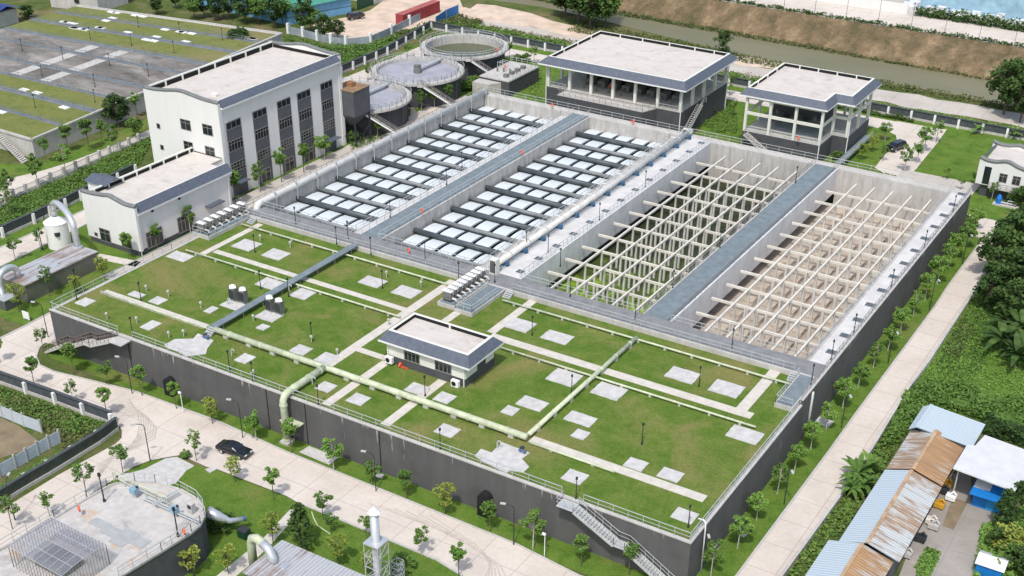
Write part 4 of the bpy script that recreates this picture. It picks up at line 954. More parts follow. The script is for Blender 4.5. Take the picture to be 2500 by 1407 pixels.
# ---- round tanks
def round_tank(cx, cy, kind, label, nm):
    t_ = thing('round_tank', label, 'round tank', 'three round tanks', (cx, cy, 0))
    R0, R1 = 9.25, 10.4; zt = 5.4
    MB().ring(0, 0, R0-.35, R0, 0, zt-.42, 56).build('wall', 'dark_base', t_)
    MB().ring(0, 0, R0-.3, R1, zt-.4, zt, 64).build('deck_ring', 'conc', t_)
    if kind == 'open':
        MB().ring(0, 0, R0-.42, R0-.36, 2.5, zt-.02, 56).build('inner_wall', 'pit', t_)
        pl = [(8.85*math.cos(2*math.pi*k/48), 8.85*math.sin(2*math.pi*k/48)) for k in range(48)]
        MB().sheet(pl, 3.5).build('water', 'pond', t_)
    else:
        pl = [(8.85*math.cos(2*math.pi*k/48), 8.85*math.sin(2*math.pi*k/48)) for k in range(48)]
        MB().sheet(pl, zt-.55).build('water', 'foam', t_)
        MB().ring(0, 0, R0-.42, R0-.36, 4.5, zt-.02, 56).build('inner_wall', 'pit', t_)
        bv = P(1078, 141, 5.7)-P(1012, 170, 5.7); a = math.atan2(bv.y, bv.x); d = Vector((math.cos(a), math.sin(a), 0))
        br = MB(); br.bar((0, 0, zt+.2), d*9.6+Vector((0, 0, zt+.2)), .8, .18)
        s_ = Vector((-d.y, d.x, 0))*.4
        rail(br, [tuple(s_+Vector((0, 0, zt+.3))), tuple(d*9.5+s_+Vector((0, 0, zt+.3)))], .9, 2); rail(br, [tuple(-s_+Vector((0, 0, zt+.3))), tuple(d*9.5-s_+Vector((0, 0, zt+.3)))], .9, 2)
        br.build('scraper_bridge', 'rail', t_)
        ct = MB(); ct.cyl(0, 0, zt-.5, zt+.6, .9, 12); ct.box(-.6, .5, -.5, .6, zt+.3, zt+1.2); ct.build('centre_drive', 'machine', t_)
    rb = MB()
    for k in range(14):
        a = 2*math.pi*(k+.3)/14; rb.cyl(R0*1.01*math.cos(a), R0*1.01*math.sin(a), 0, zt-.42, .16, 6)
    rb.split('wall_rib', 'panel', t_)
    rl = MB(); n = 36
    for rr in (R1-.08, R0-.2): rail(rl, [(rr*math.cos(2*math.pi*k/n), rr*math.sin(2*math.pi*k/n), zt) for k in range(n)], 1.05, 2, .035, True)
    rl.build('railing', 'rail', t_)
    st_ = thing('tank_stair', 'steel stair with brown handrails on the %s round tank' % nm, 'stair', 'stairs of the round tanks', (cx, cy, 0))
    a = Vector((.62, -.78, 0)); s_ = Vector((.78, .62, 0)); top = a*(R1+.6)+Vector((0, 0, zt-.1))
    tr, stg = stairs_mb(top+s_*8.2+Vector((0, 0, -zt+.2)), top+s_*.6, 1.1, 20, a); tr.build('tread', 'rail_dark', st_); stg.split('stringer', 'whitepaint', st_)
    MB().bar(top-s_*.7-Vector((0, 0, .08)), top+s_*.7-Vector((0, 0, .08)), 1.3, .12).build('landing', 'conc', st_)
    hr = MB()
    for w in (-.55, .55): rail(hr, [tuple(top+s_*8.2+a*w+Vector((0, 0, -zt+.2))), tuple(top+s_*.6+a*w), tuple(top-s_*.6+a*w)], 1.05, 1.1, .035)
    hr.build('handrail', 'rail_dark', st_)
    return t_
round_tank(-124.3, 143.2, 'open', 'farthest round tank, open with green water inside a pale walkway ring', 'farthest')
round_tank(-122.7, 122.2, 'grey', 'middle round tank with grey surface and radial scraper bridge', 'middle')
round_tank(-122.1, 101.4, 'grey', 'nearest round tank with grey surface, half hidden by the tall white building', 'nearest')
sl_ = thing('pump_slab', 'raised concrete slab with pipes beside the farthest round tank', 'pump station')
MB().box(-112.2, -104.6, 131.3, 144.2, 0, 3.35).build('wall', 'dark_base', sl_); MB().box(-112.3, -104.5, 131.2, 144.3, 3.352, 3.6).build('deck', 'conc', sl_); MB().prism([(-112.3, 128.3), (-108.2, 128.3), (-106.6, 131.19), (-112.3, 131.19)], 0, 3.0).build('ramp', 'conc', sl_)
pv = MB()
for k in range(4): pv.cyl(-110.6+k*1.5, 136+.3*k, 3.6, 4.5, .2, 8); pv.box(-107.2, -106.2, 133+k*2.4, 134+k*2.4, 3.6, 4.3)
pv.split('valve', 'machine', sl_)
for k in range(3): MB().tube([(-111.8, 138+k, 3.6), (-111.8, 138+k, 5.0), (-110.2, 138+k, 5.0), (-110.2, 138+k, 3.6)], .08, 6).build('pipe_hoop', 'rail', sl_)
railing('railing round the pump slab beside the farthest round tank', [(-112.2, 144.2, 3.6), (-104.6, 144.2, 3.6), (-104.6, 131.3, 3.6)], 1.0, 1.6)
# ---- dark hopper on legs
hp = thing('sludge_hopper', 'dark grey elevated hopper with rusty top right of the tall white building', 'hopper')
c = P(849, 362, 0); c2 = P(894, 340, 0); hx, hy = (c.x+c2.x)/2-1.2, (c.y+c2.y)/2+.6
MB().box(hx-2.6, hx+2.6, hy-2.6, hy+2.6, 6.2, 11.2).build('bin', 'panel', hp)
MB().box(hx-2.7, hx+2.7, hy-2.7, hy+2.7, 11.202, 11.35).build('rusty_top', plain('rust_brown', (.26, .17, .10, 1), .9, .25, 1), hp); MB().box(hx-1, hx+.6, hy-.4, hy+.9, 11.35, 12.2).build('drive', plain('rust_orange', (.30, .15, .08, 1), .9, .25, 1), hp)
mbq = MB(); mbq.add([(hx-2.6, hy-2.6, 6.2), (hx+2.6, hy-2.6, 6.2), (hx+2.6, hy+2.6, 6.2), (hx-2.6, hy+2.6, 6.2), (hx-.6, hy-.6, 3.7), (hx+.6, hy-.6, 3.7), (hx+.6, hy+.6, 3.7), (hx-.6, hy+.6, 3.7)], [(0, 1, 5, 4), (1, 2, 6, 5), (2, 3, 7, 6), (3, 0, 4, 7), (4, 5, 6, 7)]); mbq.build('cone', 'panel', hp)
for sx in (-2.4, 2.4):
    for sy in (-2.4, 2.4): MB().box(hx+sx-.14, hx+sx+.14, hy+sy-.14, hy+sy+.14, 0, 6.2).build('leg', 'frame', hp)
bx = MB()
for sy in (-2.4, 2.4): bx.bar((hx-2.4, hy+sy, .3), (hx+2.4, hy+sy, 3.4), .1, .1); bx.bar((hx+2.4, hy+sy, .3), (hx-2.4, hy+sy, 3.4), .1, .1)
bx.bar((hx+2.4, hy-2.4, .3), (hx+2.4, hy+2.4, 3.4), .1, .1); bx.bar((hx+2.4, hy+2.4, .3), (hx+2.4, hy-2.4, 3.4), .1, .1); bx.split('brace', 'frame', hp)
# ---- white house at the right edge
hs = thing('white_house', 'white house with wavy grey roof edge and dark base at the right edge', 'house')
MB().box(-2.1, 16, 131.3, 140.5, 2.3, 6.6).build('wall', 'white', hs); MB().box(-2.0, 16, 131.4, 140.4, 0, 2.298).build('dark_base', 'dark_base', hs)
pr = smoothp([(-2.9, 7.5), (-1.6, 7.15), (0, 7.15), (2.0, 7.55), (4.0, 6.9), (6.5, 6.5), (8.5, 7.0)])
gable(hs, 130.9, 131.29, [(x, z-.3) for x, z in pr], 2.3); gable(hs, 140.0, 140.45, [(x, z-.1) for x, z in pr], 6.0)
MB().box(-2.0, 16, 131.3, 140, 6.602, 6.75).build('flat_roof', 'roof', hs)
tl = MB(); tl.face([(-2.9, 140, 6.4), (-2.9, 131.3, 6.4), (-2.0, 131.3, 7.3), (-2.0, 140, 7.3)]); tl.build('tiled_eave', 'tile', hs)
for a in (1.05, 3.4): window(hs, 'y', 130.9, a, a+1.45, 3.4, 5.1, 2, 1)
MB().box(-1.75, -.5, 130.85, 130.899, 2.5, 5.8).build('corner_opening', 'glass', hs)
MB().box(-.4, 6.2, 130.2, 130.89, 2.1, 2.35).build('balcony', 'conc', hs); bl = MB(); rail(bl, [(-.3, 130.25, 2.35), (6.1, 130.25, 2.35)], .8, 1, .05); bl.build('balcony_railing', 'rail_dark', hs)
t_ = thing('blue_pump', 'bright blue pump on a pale plinth before the white house', 'pump', None, (*P2(2436, 500), 0))
MB().box(-.9, 3.6, -.6, .7, 0, .3).build('plinth', 'conc', t_); MB().tube([(0, 0, .3), (0, 0, 1.3), (0, 0, 1.9)], [.5, .5, .25], 10).build('body', plain('bright_blue', (.02, .18, .62, 1), .4, .1), t_); MB().tube([(.4, 0, .6), (3.2, 0, .6)], .14, 8).tube([(1.6, 0, .3), (1.6, 0, 1.1), (2.8, 0, 1.1)], .1, 8).build('pipe', 'rail', t_)
# ---- old tank far left with grass strips
ot = thing('old_tank', 'older low tank far left with grass strips and weathered grey decks', 'treatment tank')
z = 4.0
fl_, fr_ = P(-40, 330, z), P(77, 341, z); br_, bl_ = P(688, 82, z), P(196, 17, z)
poly = [(-225, 51), (fr_.x, fr_.y), (br_.x, br_.y), (-229, 122)]
# frame of the tank: t across (front to back along right side)
def OT(s, t):
    a = Vector((-228, 50.5)).lerp(Vector((-231, 122.5)), t); b = Vector((fr_.x, fr_.y)).lerp(Vector((br_.x, br_.y)), t); q = a.lerp(b, s); return (q.x, q.y)
MB().prism([OT(0, 0), OT(1, 0), OT(1, 1), OT(0, 1)], 0, z-.15).build('wall', 'conc', ot)
cp = MB()
for a, b in (((0, 0), (1, 0)), ((1, 0), (1, 1)), ((1, 1), (0, 1))): cp.bar((*OT(*a), z), (*OT(*b), z), .5, .35)
cp.build('coping', 'conc', ot)
def band(t0, t1, mat, nm, s0=0., s1=.995, dz=0.0):
    MB().prism([OT(s0, t0), OT(s1, t0), OT(s1, t1), OT(s0, t1)], z-.149, z-.1+dz).build(nm, mat, ot)
bands = [(.005, .10, 'grass_old', 'grass_strip'), (.115, .21, 'grass_old', 'grass_strip'), (.235, .31, 'grass_old', 'grass_strip'), (.325, .415, 'old_roof', 'weathered_deck'), (.435, .555, 'old_roof', 'weathered_deck'), (.575, .65, 'old_roof', 'weathered_deck'), (.675, .775, 'grass_old', 'grass_strip'), (.8, .89, 'grass_old', 'grass_strip'), (.91, .99, 'grass_old', 'grass_strip')]
M['strip_blue'] = plain('grey_blue_walkway', (.17, .19, .20, 1), .85, .2, .4)
prev = 0
for a, b, m_, nm in bands: band(a, b, m_, nm)
for a, b in ((.10, .115), (.21, .235), (.31, .325), (.415, .435), (.555, .575), (.65, .675), (.775, .8), (.89, .91)): band(a, b, 'strip_blue', 'walkway', dz=.06)
for s0 in (.46, .60): 
    for a, b in ((.327, .413), (.437, .553), (.577, .648)): band(a, b, 'conc', 'pale_cross_strip', s0, s0+.045, .03)
wn = MB()
for i in range(40):
    s_ = random.uniform(.1, .97); t0 = random.choice([.09, .125, .2, .245, .77, .81, .885, .92, .98]); q = OT(s_, t0); wn.box(q[0]-1.1, q[0]+1.1, q[1]-.6, q[1]+.6, z-.11, z+.06)
wn.split('hatch', 'whitepaint', ot)
for t0 in (.1075, .2225, .3175, .425, .565, .6625, .7875, .9):
    railing('grey railing across the old tank, %s from the front' % ORD[[.1075, .2225, .3175, .425, .565, .6625, .7875, .9].index(t0)], [(*OT(0, t0-.004), z), (*OT(.99, t0-.004), z)], 1.0, 3, 'strip_blue', group='railings on the old tank')
tr, stg = stairs_mb((*P2(62, 398), .2), (*P2(-15, 318, 4), 4.0), 1.5, 20, Vector((.2, -.97, 0)))
st_ = thing('old_stair', 'concrete stair at the front of the old tank on the left edge', 'stair'); tr.build('tread', 'conc', st_); stg.split('stringer', 'conc', st_)
# ---- odour scrubbers
def scrubber(nm, x0, x1, y0, y1, z1):
    t_ = thing('odour_scrubber', nm, 'scrubber', 'two odour treatment boxes'); MB().box(x0, x1, y0, y1, 0, z1).build('casing', 'steelbox', t_)
    MB().box(x0-.12, x1+.12, y0-.12, y1+.12, z1+.002, z1+.14).build('roof', 'roof_steel', t_); lid = MB()
    for k in range(3): lid.box(x0+(x1-x0)*(.2+.27*k)-.4, x0+(x1-x0)*(.2+.27*k)+.4, (y0+y1)/2-.5, (y0+y1)/2+.5, z1+.14, z1+.24)
    lid.split('roof_hatch', 'pipe_steel', t_); return t_
s1 = scrubber('long stained steel box with bent ducts left of the big tank', -120.6, -114.9, 7.4, 21.9, 2.9)
dct = thing('duct', 'bright steel duct arching from the left steel box up to the white vessel', 'duct', 'bent steel ducts')
ves = P(142, 612, 0); vx, vy = ves.x-1.2, ves.y+1.5
e0 = P(190, 605, 3.0)
MB().tube([(e0.x, e0.y, 3.0), (e0.x, e0.y, 6.6)]+[(e0.x+(vx-e0.x)*(.5-.5*math.cos(t)), e0.y+(vy-e0.y)*(.5-.5*math.cos(t)), 6.6+2.1*math.sin(t)) for t in [math.pi*i/10 for i in range(1, 11)]]+[(vx, vy, 5.6)], .55, 14).build('pipe', 'pipe_steel', dct, True); MB().cyl(e0.x, e0.y, 3.0, 3.3, .8, 14).build('flange', 'pipe_steel', dct)
t_ = thing('vessel', 'white round scrubber vessel with conical top behind the left steel box', 'vessel', None, (vx, vy, 0))
MB().cyl(0, 0, 0, 4.4, 1.9, 24).build('shell', 'whitepaint', t_, False); MB().tube([(0, 0, 4.4), (0, 0, 5.3)], [1.98, .6], 24).build('cone', 'whitepaint', t_); MB().box(1.2, 1.75, -1.6, -.9, 2.6, 3.2).build('manhole', 'frame', t_)
dct = thing('duct', 'bright steel duct arching out of the front end of the left steel box', 'duct', 'bent steel ducts')
a_ = P(45, 678, 3.0); b_ = P(10, 735, .5)
MB().tube([(a_.x, a_.y, 3.0), (a_.x, a_.y, 4.0)]+[(a_.x+(b_.x-a_.x)*(.5-.5*math.cos(t)), a_.y+(b_.y-a_.y)*(.5-.5*math.cos(t)), 4.0+1.3*math.sin(t)) for t in [math.pi*i/8 for i in range(1, 9)]]+[(b_.x, b_.y, .5)], .5, 14).build('pipe', 'pipe_steel', dct, True)
t_ = thing('fan_unit', 'dark fan unit with pale top at the left edge of the photo', 'fan unit', None, (*P2(18, 748), 0)); MB().box(-1.3, 1.3, -1.2, 1.2, .1, 1.6).build('casing', 'panel', t_); MB().box(-1.35, 1.35, -1.25, 1.25, 1.602, 1.75).build('top', 'pipe_steel', t_)
s2 = scrubber('stained steel box with rusty streaked roof at the bottom edge', -39.4, -24, -27.2, -20.9, 3.9)
dct = thing('duct', 'pale green and steel duct elbow entering the bottom steel box', 'duct', 'bent steel ducts')
a_ = P(670, 1375, 3.9); b_ = P(606, 1400, 0)
MB().tube([(a_.x, a_.y, 3.95), (a_.x-.2, a_.y, 4.6), (a_.x-.8, a_.y+.2, 5.3), (a_.x-1.7, a_.y+.3, 5.7)], .52, 14).build('steel_elbow', 'pipe_steel', dct, True)
MB().tube([(a_.x-1.7, a_.y+.3, 5.7), (a_.x-2.7, a_.y+.5, 5.8), (a_.x-3.5, a_.y+.6, 5.4), (a_.x-3.8, a_.y+.65, 4.5), (a_.x-3.9, a_.y+.65, 0)], .5, 14).build('green_pipe', 'pipe_green', dct, True)
ch = thing('exhaust_stack', 'steel exhaust stack with conical cap inside a lattice tower at the bottom', 'chimney', None, (-26.6, -20.4, 0))
MB().cyl(0, 0, 0, 12.5, .47, 16).build('flue', 'steel_flue' if 'steel_flue' in M else 'pipe_steel', ch, True); MB().tube([(0, 0, 12.75), (0, 0, 13.4)], [.68, .08], 18).build('cap', 'whitepaint', ch); MB().cyl(0, 0, 12.5, 12.72, .42, 12).build('cap_gap', 'frame', ch)
MB().box(-.95, .95, -.95, .95, 8.9, 9.05).build('platform', 'pipe_steel', ch)
lt = MB(); cs = [(-.9, -.9), (.9, -.9), (.9, .9), (-.9, .9)]
for x, y in cs: lt.bar((x, y, 0), (x, y, 8.9), .07, .07)
for k in range(6):
    z0, z1 = k*1.48, (k+1)*1.48
    for (xa, ya), (xb, yb) in zip(cs, cs[1:]+cs[:1]): lt.bar((xa, ya, z1), (xb, yb, z1), .05, .05); lt.bar((xa, ya, z0), (xb, yb, z1) if k % 2 else (xb, yb, z1), .045, .045) if k % 2 else lt.bar((xb, yb, z0), (xa, ya, z1), .045, .045)
lt.build('lattice', 'rail', ch)
# ---- bottom left equalisation tank with canopy
bt = thing('pump_station', 'concrete tank deck with rounded corner at the bottom left', 'pump station')
ZD = 4.9
DK = [P2(*p, ZD) for p in [(-60, 1385), (0, 1345), (133, 1266), (262, 1190), (290, 1181), (330, 1177), (380, 1180), (440, 1197), (480, 1219), (497, 1240), (500, 1262), (490, 1282), (468, 1301), (395, 1347), (291, 1410), (180, 1480), (-60, 1480)]]
MB().prism(DK, 0, ZD-.25).build('wall', 'dark_base', bt); MB().prism(inset(DK, 0.0) , ZD-.248, ZD).build('deck', 'deck_stain' if 'deck_stain' in M else 'roof', bt)
ri = MB()
for a, b in zip(DK[:-3], DK[1:-2]): ri.bar((*a, ZD+.1), (*b, ZD+.1), .25, .2)
ri.build('rim', 'conc', bt)
hs_ = MB(); hq = 0
for l, r in (((215, 1277), (272, 1280)), ((240, 1298), (308, 1300)), ((263, 1322), (320, 1322)), ((285, 1306), (343, 1305)), ((313, 1326), (370, 1322))):
    a, b = P(*l, ZD), P(*r, ZD); hq += .004; hs_.box(min(a.x, b.x), max(a.x, b.x), min(a.y, b.y), max(a.y, b.y), ZD+.005, ZD+.04+hq)
hs_.split('hatch', plain('grey_hatch', (.36, .37, .37, 1), .8, .12, 1), bt)
railing('railing around the bottom left tank deck', [(*a, ZD+.2) for a in DK[:15]], 1.1, 1.6, group='railings of the bottom left deck')
gn = thing('canopy', 'translucent gridded canopy with bars standing on the bottom left deck', 'canopy')
def mat_poly():
    mt, t, b = newmat('translucent_sheet', .35, .4); b.inputs['Base Color'].default_value = (.27, .275, .31, 1); b.inputs['Alpha'].default_value = .5; return mt
M['poly'] = mat_poly()
zc = 7.6
ca, cb, cc, cdq = P(21, 1336, zc), P(125, 1264, zc), P(258, 1330, zc), P(150, 1408, zc)
nA = 8; rowsA = []
for i in range(nA+1):
    s_ = i/nA; p_, q_ = ca.lerp(cb, s_), cdq.lerp(cc, s_); rowsA.append([p_.lerp(q_, k/8)+Vector((0, 0, .22*math.sin(math.pi*s_))) for k in range(9)])
sh = MB()
for i in range(nA):
    for k in range(8): sh.face([rowsA[i][k], rowsA[i][k+1], rowsA[i+1][k+1], rowsA[i+1][k]])
sh.build('sheet', 'poly', gn)
fr = MB()
for k in range(9):
    for i in range(nA): fr.bar(rowsA[i][k]+Vector((0, 0, .04)), rowsA[i+1][k]+Vector((0, 0, .04)), .04, .05)
for i in (0, 2, 4, 6, 8):
    for k in range(8): fr.bar(rowsA[i][k]+Vector((0, 0, .04)), rowsA[i][k+1]+Vector((0, 0, .04)), .04, .05)
fr.build('frame', 'rail', gn)
bars = MB()
for a, b in ((cb, cc), (cc, cdq), (ca, cdq), (ca, cb)):
    n = 16
    for i in range(n+1):
        q = a.lerp(b, i/n); bars.bar((q.x, q.y, ZD), (q.x, q.y, zc), .05, .05)
bars.build('bar_screen', 'rail_dark', gn)
t_ = thing('screen_machine', 'dark machinery under the gridded canopy', 'machine', None, ((ca.x+cc.x)/2, (ca.y+cc.y)/2, ZD)); MB().box(-2.5, 1.8, -1.4, 1.2, 0, 1.2).build('body', 'machine', t_); MB().box(-1.2, .5, -.8, .8, 1.2, 1.8).build('hood', 'panel', t_)
for nm, px, py in (('rear', 330, 1215), ('front', 428, 1262)):
    t_ = thing('valve', 'pale blue valve actuator at the %s of the pipe on the bottom left deck' % nm, 'valve', 'valves on the bottom left deck', (*P2(px, py, ZD), ZD)); MB().cyl(0, 0, 0, .9, .22, 10).build('stem', 'rail', t_); MB().box(-.4, .4, -.35, .35, .7, 1.3).build('actuator', plain('pale_blue', (.22, .36, .46, 1), .5, .1), t_); MB().cyl(.25, .3, 1.1, 1.5, .16, 8).build('handwheel', 'frame', t_)
pw_ = MB()
for o in (0, .35): pw_.tube([P(345, 1215, ZD+.6)+Vector((0, o, 0)), P(480, 1275, ZD+.5)+Vector((0, o, 0))], .09, 6)
pw_.tube([P(372, 1231, ZD+.7), P(432, 1197, ZD+.7)], .1, 6); pw_.tube([P(376, 1234, ZD+.7), P(436, 1200, ZD+.7)], .1, 6)
tag(pw_.build('pipe_run', 'rail'), 'grey parallel pipes crossing the bottom left deck', 'pipe')
t_ = thing('control_cabinet', 'grey control cabinet standing on the rounded corner of the bottom left deck', 'cabinet', None, (*P2(469, 1252, ZD), ZD)); MB().box(-.35, .35, -.3, .3, 0, 1.3).build('cabinet', 'conc', t_); MB().box(-.25, .25, -.32, -.3, .7, 1.2).build('panel', 'frame', t_)
railing('tall pale railing crossing the bottom left deck from its rear corner', [P(279, 1177, ZD), P(411, 1240, ZD)], 1.4, 1.7, 'pipe_green', r=.055, group='railings of the bottom left deck')
for k in range(3):
    q = PXp(420-k*28, 1375+k*20, DK[13][0]-.6)
# ---- sheds on the right
def shed(name, label, xs_, ys_, ze, zr, mats, cat='shed', walls='panel', grp=None, ridge='ridge_rust'):
    t_ = thing(name, label, cat, grp); x0, xm, x1 = xs_; y0, y1 = ys_
    m_ = MB(); m_.face([(x0, y0, ze), (xm, y0, zr), (xm, y1, zr), (x0, y1, ze)]); m_.face([(x0, y0, ze-.06), (x0, y1, ze-.06), (xm, y1, zr-.06), (xm, y0, zr-.06)]); m_.build('roof_slope', mats[0], t_)
    m_ = MB(); m_.face([(xm, y0, zr), (x1, y0, ze), (x1, y1, ze), (xm, y1, zr)]); m_.face([(xm, y0, zr-.06), (xm, y1, zr-.06), (x1, y1, ze-.06), (x1, y0, ze-.06)]); m_.build('roof_slope', mats[1], t_)
    MB().box(x0+.35, x1-.5, y0+.2, y1-.2, 0, ze-.12).build('wall', walls, t_)
    rd = MB(); rd.bar((xm, y0, zr+.03), (xm, y1, zr+.03), .4, .08); rd.build('ridge_cap', ridge, t_); return t_
M['ridge_rust'] = plain('rusty_ridge', (.42, .29, .18, 1), .8, .3, 1)
M['roof_rust2'] = rusty('very_rusty_roof', (.50, .50, .48, 1), (.52, .27, .09, 1), .44, 1)
shed('shed', 'long shed, left slope pale blue and right slope streaked with rust', (12.3, 15.4, 19.2), (13.2, 29.8), 3.0, 4.1, ('roof_blue', 'roof_rust'), grp='sheds right of the side road')
shed('shed', 'shed section with the most orange rusted roof next to the white roof', (12.4, 15.5, 19.2), (29.9, 40.0), 3.15, 4.25, ('roof_rust', 'roof_rust2'), grp='sheds right of the side road')
shed('shed', 'nearest shed section at the bottom edge, pale blue and rusty', (11.2, 14.9, 18.6), (-6, 13.1), 2.8, 3.9, ('roof_blue', 'roof_rust2'), grp='sheds right of the side road')
shed('shed', 'farthest shed with clean pale blue grey roof near the bushes', (12.2, 13.2, 20.2), (39.2, 45.6), 3.7, 4.3, ('roof_blue', 'roof_blue'), grp='sheds right of the side road', ridge='roof_blue')
t_ = thing('carport', 'white flat roofed shelter beside the rusty sheds', 'shelter'); MB().prism([(19.6, 31.9), (27.0, 31.0), (27.6, 36), (26, 40.6), (21, 41.3), (20.6, 38.2), (19.7, 38.0)], 4.6, 4.75).build('roof', 'roof_white', t_); po = MB()
for x, y in ((20.2, 32.6), (26.4, 31.9), (25.4, 39.8), (21.2, 40.4)): po.cyl(x, y, 0, 4.6, .09, 8)
po.split('post', 'rail', t_); MB().box(20.5, 25.5, 38.8, 40, 0, 4.4).build('back_wall', 'panel', t_)
t_ = thing('blue_booth', 'bright blue booth with a white patch on its roof under the white shelter', 'booth'); bb = plain('bright_blue_sheet', (.012, .17, .50, 1), .5, .12, 1); MB().box(22.5, 25.8, 32.5, 34.6, 0, 2.5).build('wall', bb, t_)
mr = MB(); mr.add([(22.2, 31.3, 2.35), (25.9, 31.3, 2.35), (25.9, 34.7, 3.0), (22.2, 34.7, 3.0), (22.2, 31.3, 2.28), (25.9, 31.3, 2.28), (25.9, 34.7, 2.92), (22.2, 34.7, 2.92)], [(0, 1, 2, 3), (7, 6, 5, 4), (0, 4, 5, 1)]); mr.build('roof', bb, t_); MB().add([(22.3, 32.6, 2.63), (24.2, 32.6, 2.63), (24.2, 34.6, 3.02), (22.3, 34.6, 3.02)], [(0, 1, 2, 3)]).build('white_patch', 'roof_white', t_); MB().box(24.2, 25.79, 32.45, 32.49, .1, 2.2).build('door', plain('mid_blue_door', (.02, .26, .55, 1), .5, .1), t_)
sheet('yard', [(2290, 1165), (2370, 1150), (2371, 1232), (2442, 1255), (2425, 1290), (2385, 1407), (2330, 1520), (2150, 1520), (2225, 1330)], 'yard_grey', .05)
sheet('flower_bed', [(2325, 1215), (2362, 1228), (2328, 1295), (2300, 1285)], 'brown_soil', .07)
M['yellow'] = plain('yellow_machine', (.55, .30, .03, 1), .5, .2, 2)
for nm, px, py, m_ in (('yellow machine at the shed edge below the white roof', 2310, 1190, 'yellow'), ('orange yellow machine halfway down the shed wall', 2292, 1240, 'yellow'), ('pale cream crate in the yard by the shed', 2272, 1280, 'beam'), ('black machine by the lower shed wall', 2246, 1322, 'frame'), ('black motorbike like machine near the upper shed wall', 2302, 1205, 'frame'), ('white tub in the yard', 2320, 1222, 'whitepaint'), ('pale metal rack in the yard', 2278, 1292, 'conc'), ('long pale blue box at the lower shed edge', 2212, 1360, 'conc')):
    t_ = thing('yard_item', nm, 'yard item', 'things lying in the shed yard', (*P2(px, py), 0)); MB().box(-.6, .6, -.5, .5, .25, .8).build('body', m_, t_); MB().tube([(-.3, 0, .8), (.2, .1, 1.3), (.5, 0, 1.0)], .14, 6).build('top_part', m_, t_); MB().box(-.5, -.3, -.45, .45, 0, .25).box(.3, .5, -.45, .45, 0, .25).build('foot', 'frame', t_)
t_ = thing('small_hut', 'small white roofed blue hut at the bottom right corner', 'hut', None, (*P2(2415, 1400), 0)); MB().box(-1.4, 1.4, -1.2, 1.2, 0, 1.7).build('wall', bb, t_); MB().add([(-1.6, -1.4, 1.7), (1.6, -1.4, 1.7), (1.6, 0, 2.4), (-1.6, 0, 2.4), (1.6, 1.4, 1.7), (-1.6, 1.4, 1.7)], [(0, 1, 2, 3), (3, 2, 4, 5)]).build('roof', 'roof_white', t_)
# ---- far yard: container, van, factory
ct = thing('shipping_container', 'long dark red container on the sandy yard at the top', 'container'); m_ = MB(); m_.box(-159.7, -157.4, 164.3, 181.2, .15, 2.95); m_.build('body', 'red', ct); rb = MB()
for k in range(34): rb.box(-157.398, -157.33, 164.6+k*.49, 164.8+k*.49, .3, 2.8)
rb.build('corrugation', 'red', ct); MB().box(-159.72, -157.38, 164.28, 181.22, 2.952, 3.0).build('roof', plain('red_top', (.36, .10, .09, 1), .6, .15), ct)
FA, FB = P2(704, 62), P2(858, 31); fc = thing('factory', 'factory with green roof and bright blue wall at the top', 'factory'); MB().prism([FA, FB, (FB[0]-34, FB[1]+2), (FA[0]-34, FA[1]+2)], 0, 3.9).build('wall', 'wall_blue', fc)
gr = MB(); gr.add([(-170, 135.2, 8.2), (-163.6, 153.5, 8.2), (-176, 171, 8.2), (-176.5, 141, 8.2)], []); gr = MB()
gr.add([(FA[0]+.9, FA[1]-1, 4.1), (FB[0]+.9, FB[1]+1, 4.1), (FB[0]-17, FB[1]+1.5, 6.2), (FA[0]-17, FA[1]-.5, 6.2), (FB[0]-35, FB[1]+2, 4.1), (FA[0]-35, FA[1], 4.1)], [(0, 1, 2, 3), (3, 2, 4, 5)]); gr.build('roof', 'roof_green', fc); MB().bar((FA[0]+.05, FA[1], 1.9), (FB[0]+.05, FB[1], 1.9), .1, .1).build('dark_stripe', 'panel', fc)
fc2 = thing('grey_works', 'grey wall and dark gate building right of the blue factory wall', 'building'); MB().box(-186, -177, 178, 188, 0, 5).build('wall', 'conc', fc2); MB().box(-176.98, -176.9, 179, 181, 1, 3).build('window', 'glass', fc2); MB().box(-177.5, -177.0, 171, 177.5, 0, 3.5).build('gate', plain('dark_green_gate', (.02, .07, .04, 1), .7, .2), fc2)
fc3 = thing('grey_house', 'pale grey building behind the old tank at the top left', 'building'); MB().prism([(-248, 128), (-233, 131), (-233.5, 142), (-252, 140)], 0, 9).build('wall', 'conc', fc3); wm = MB()
wm.box(-240, -238.6, 129.3, 129.6, 2, 4); wm.build('window', 'glass', fc3)
fc4 = thing('blue_roof_house', 'small house with dark blue roof at the top left corner', 'house'); MB().box(-256, -243, 105.5, 113, 0, 3.6).build('wall', 'conc', fc4); MB().add([(-258, 104.8, 3.7), (-242, 104.8, 3.7), (-242, 109.5, 4.9), (-258, 109.5, 4.9), (-242, 114, 3.7), (-258, 114, 3.7)], [(0, 1, 2, 3), (3, 2, 4, 5)]).build('roof', plain('navy_roof', (.03, .05, .20, 1), .5, .1), fc4)
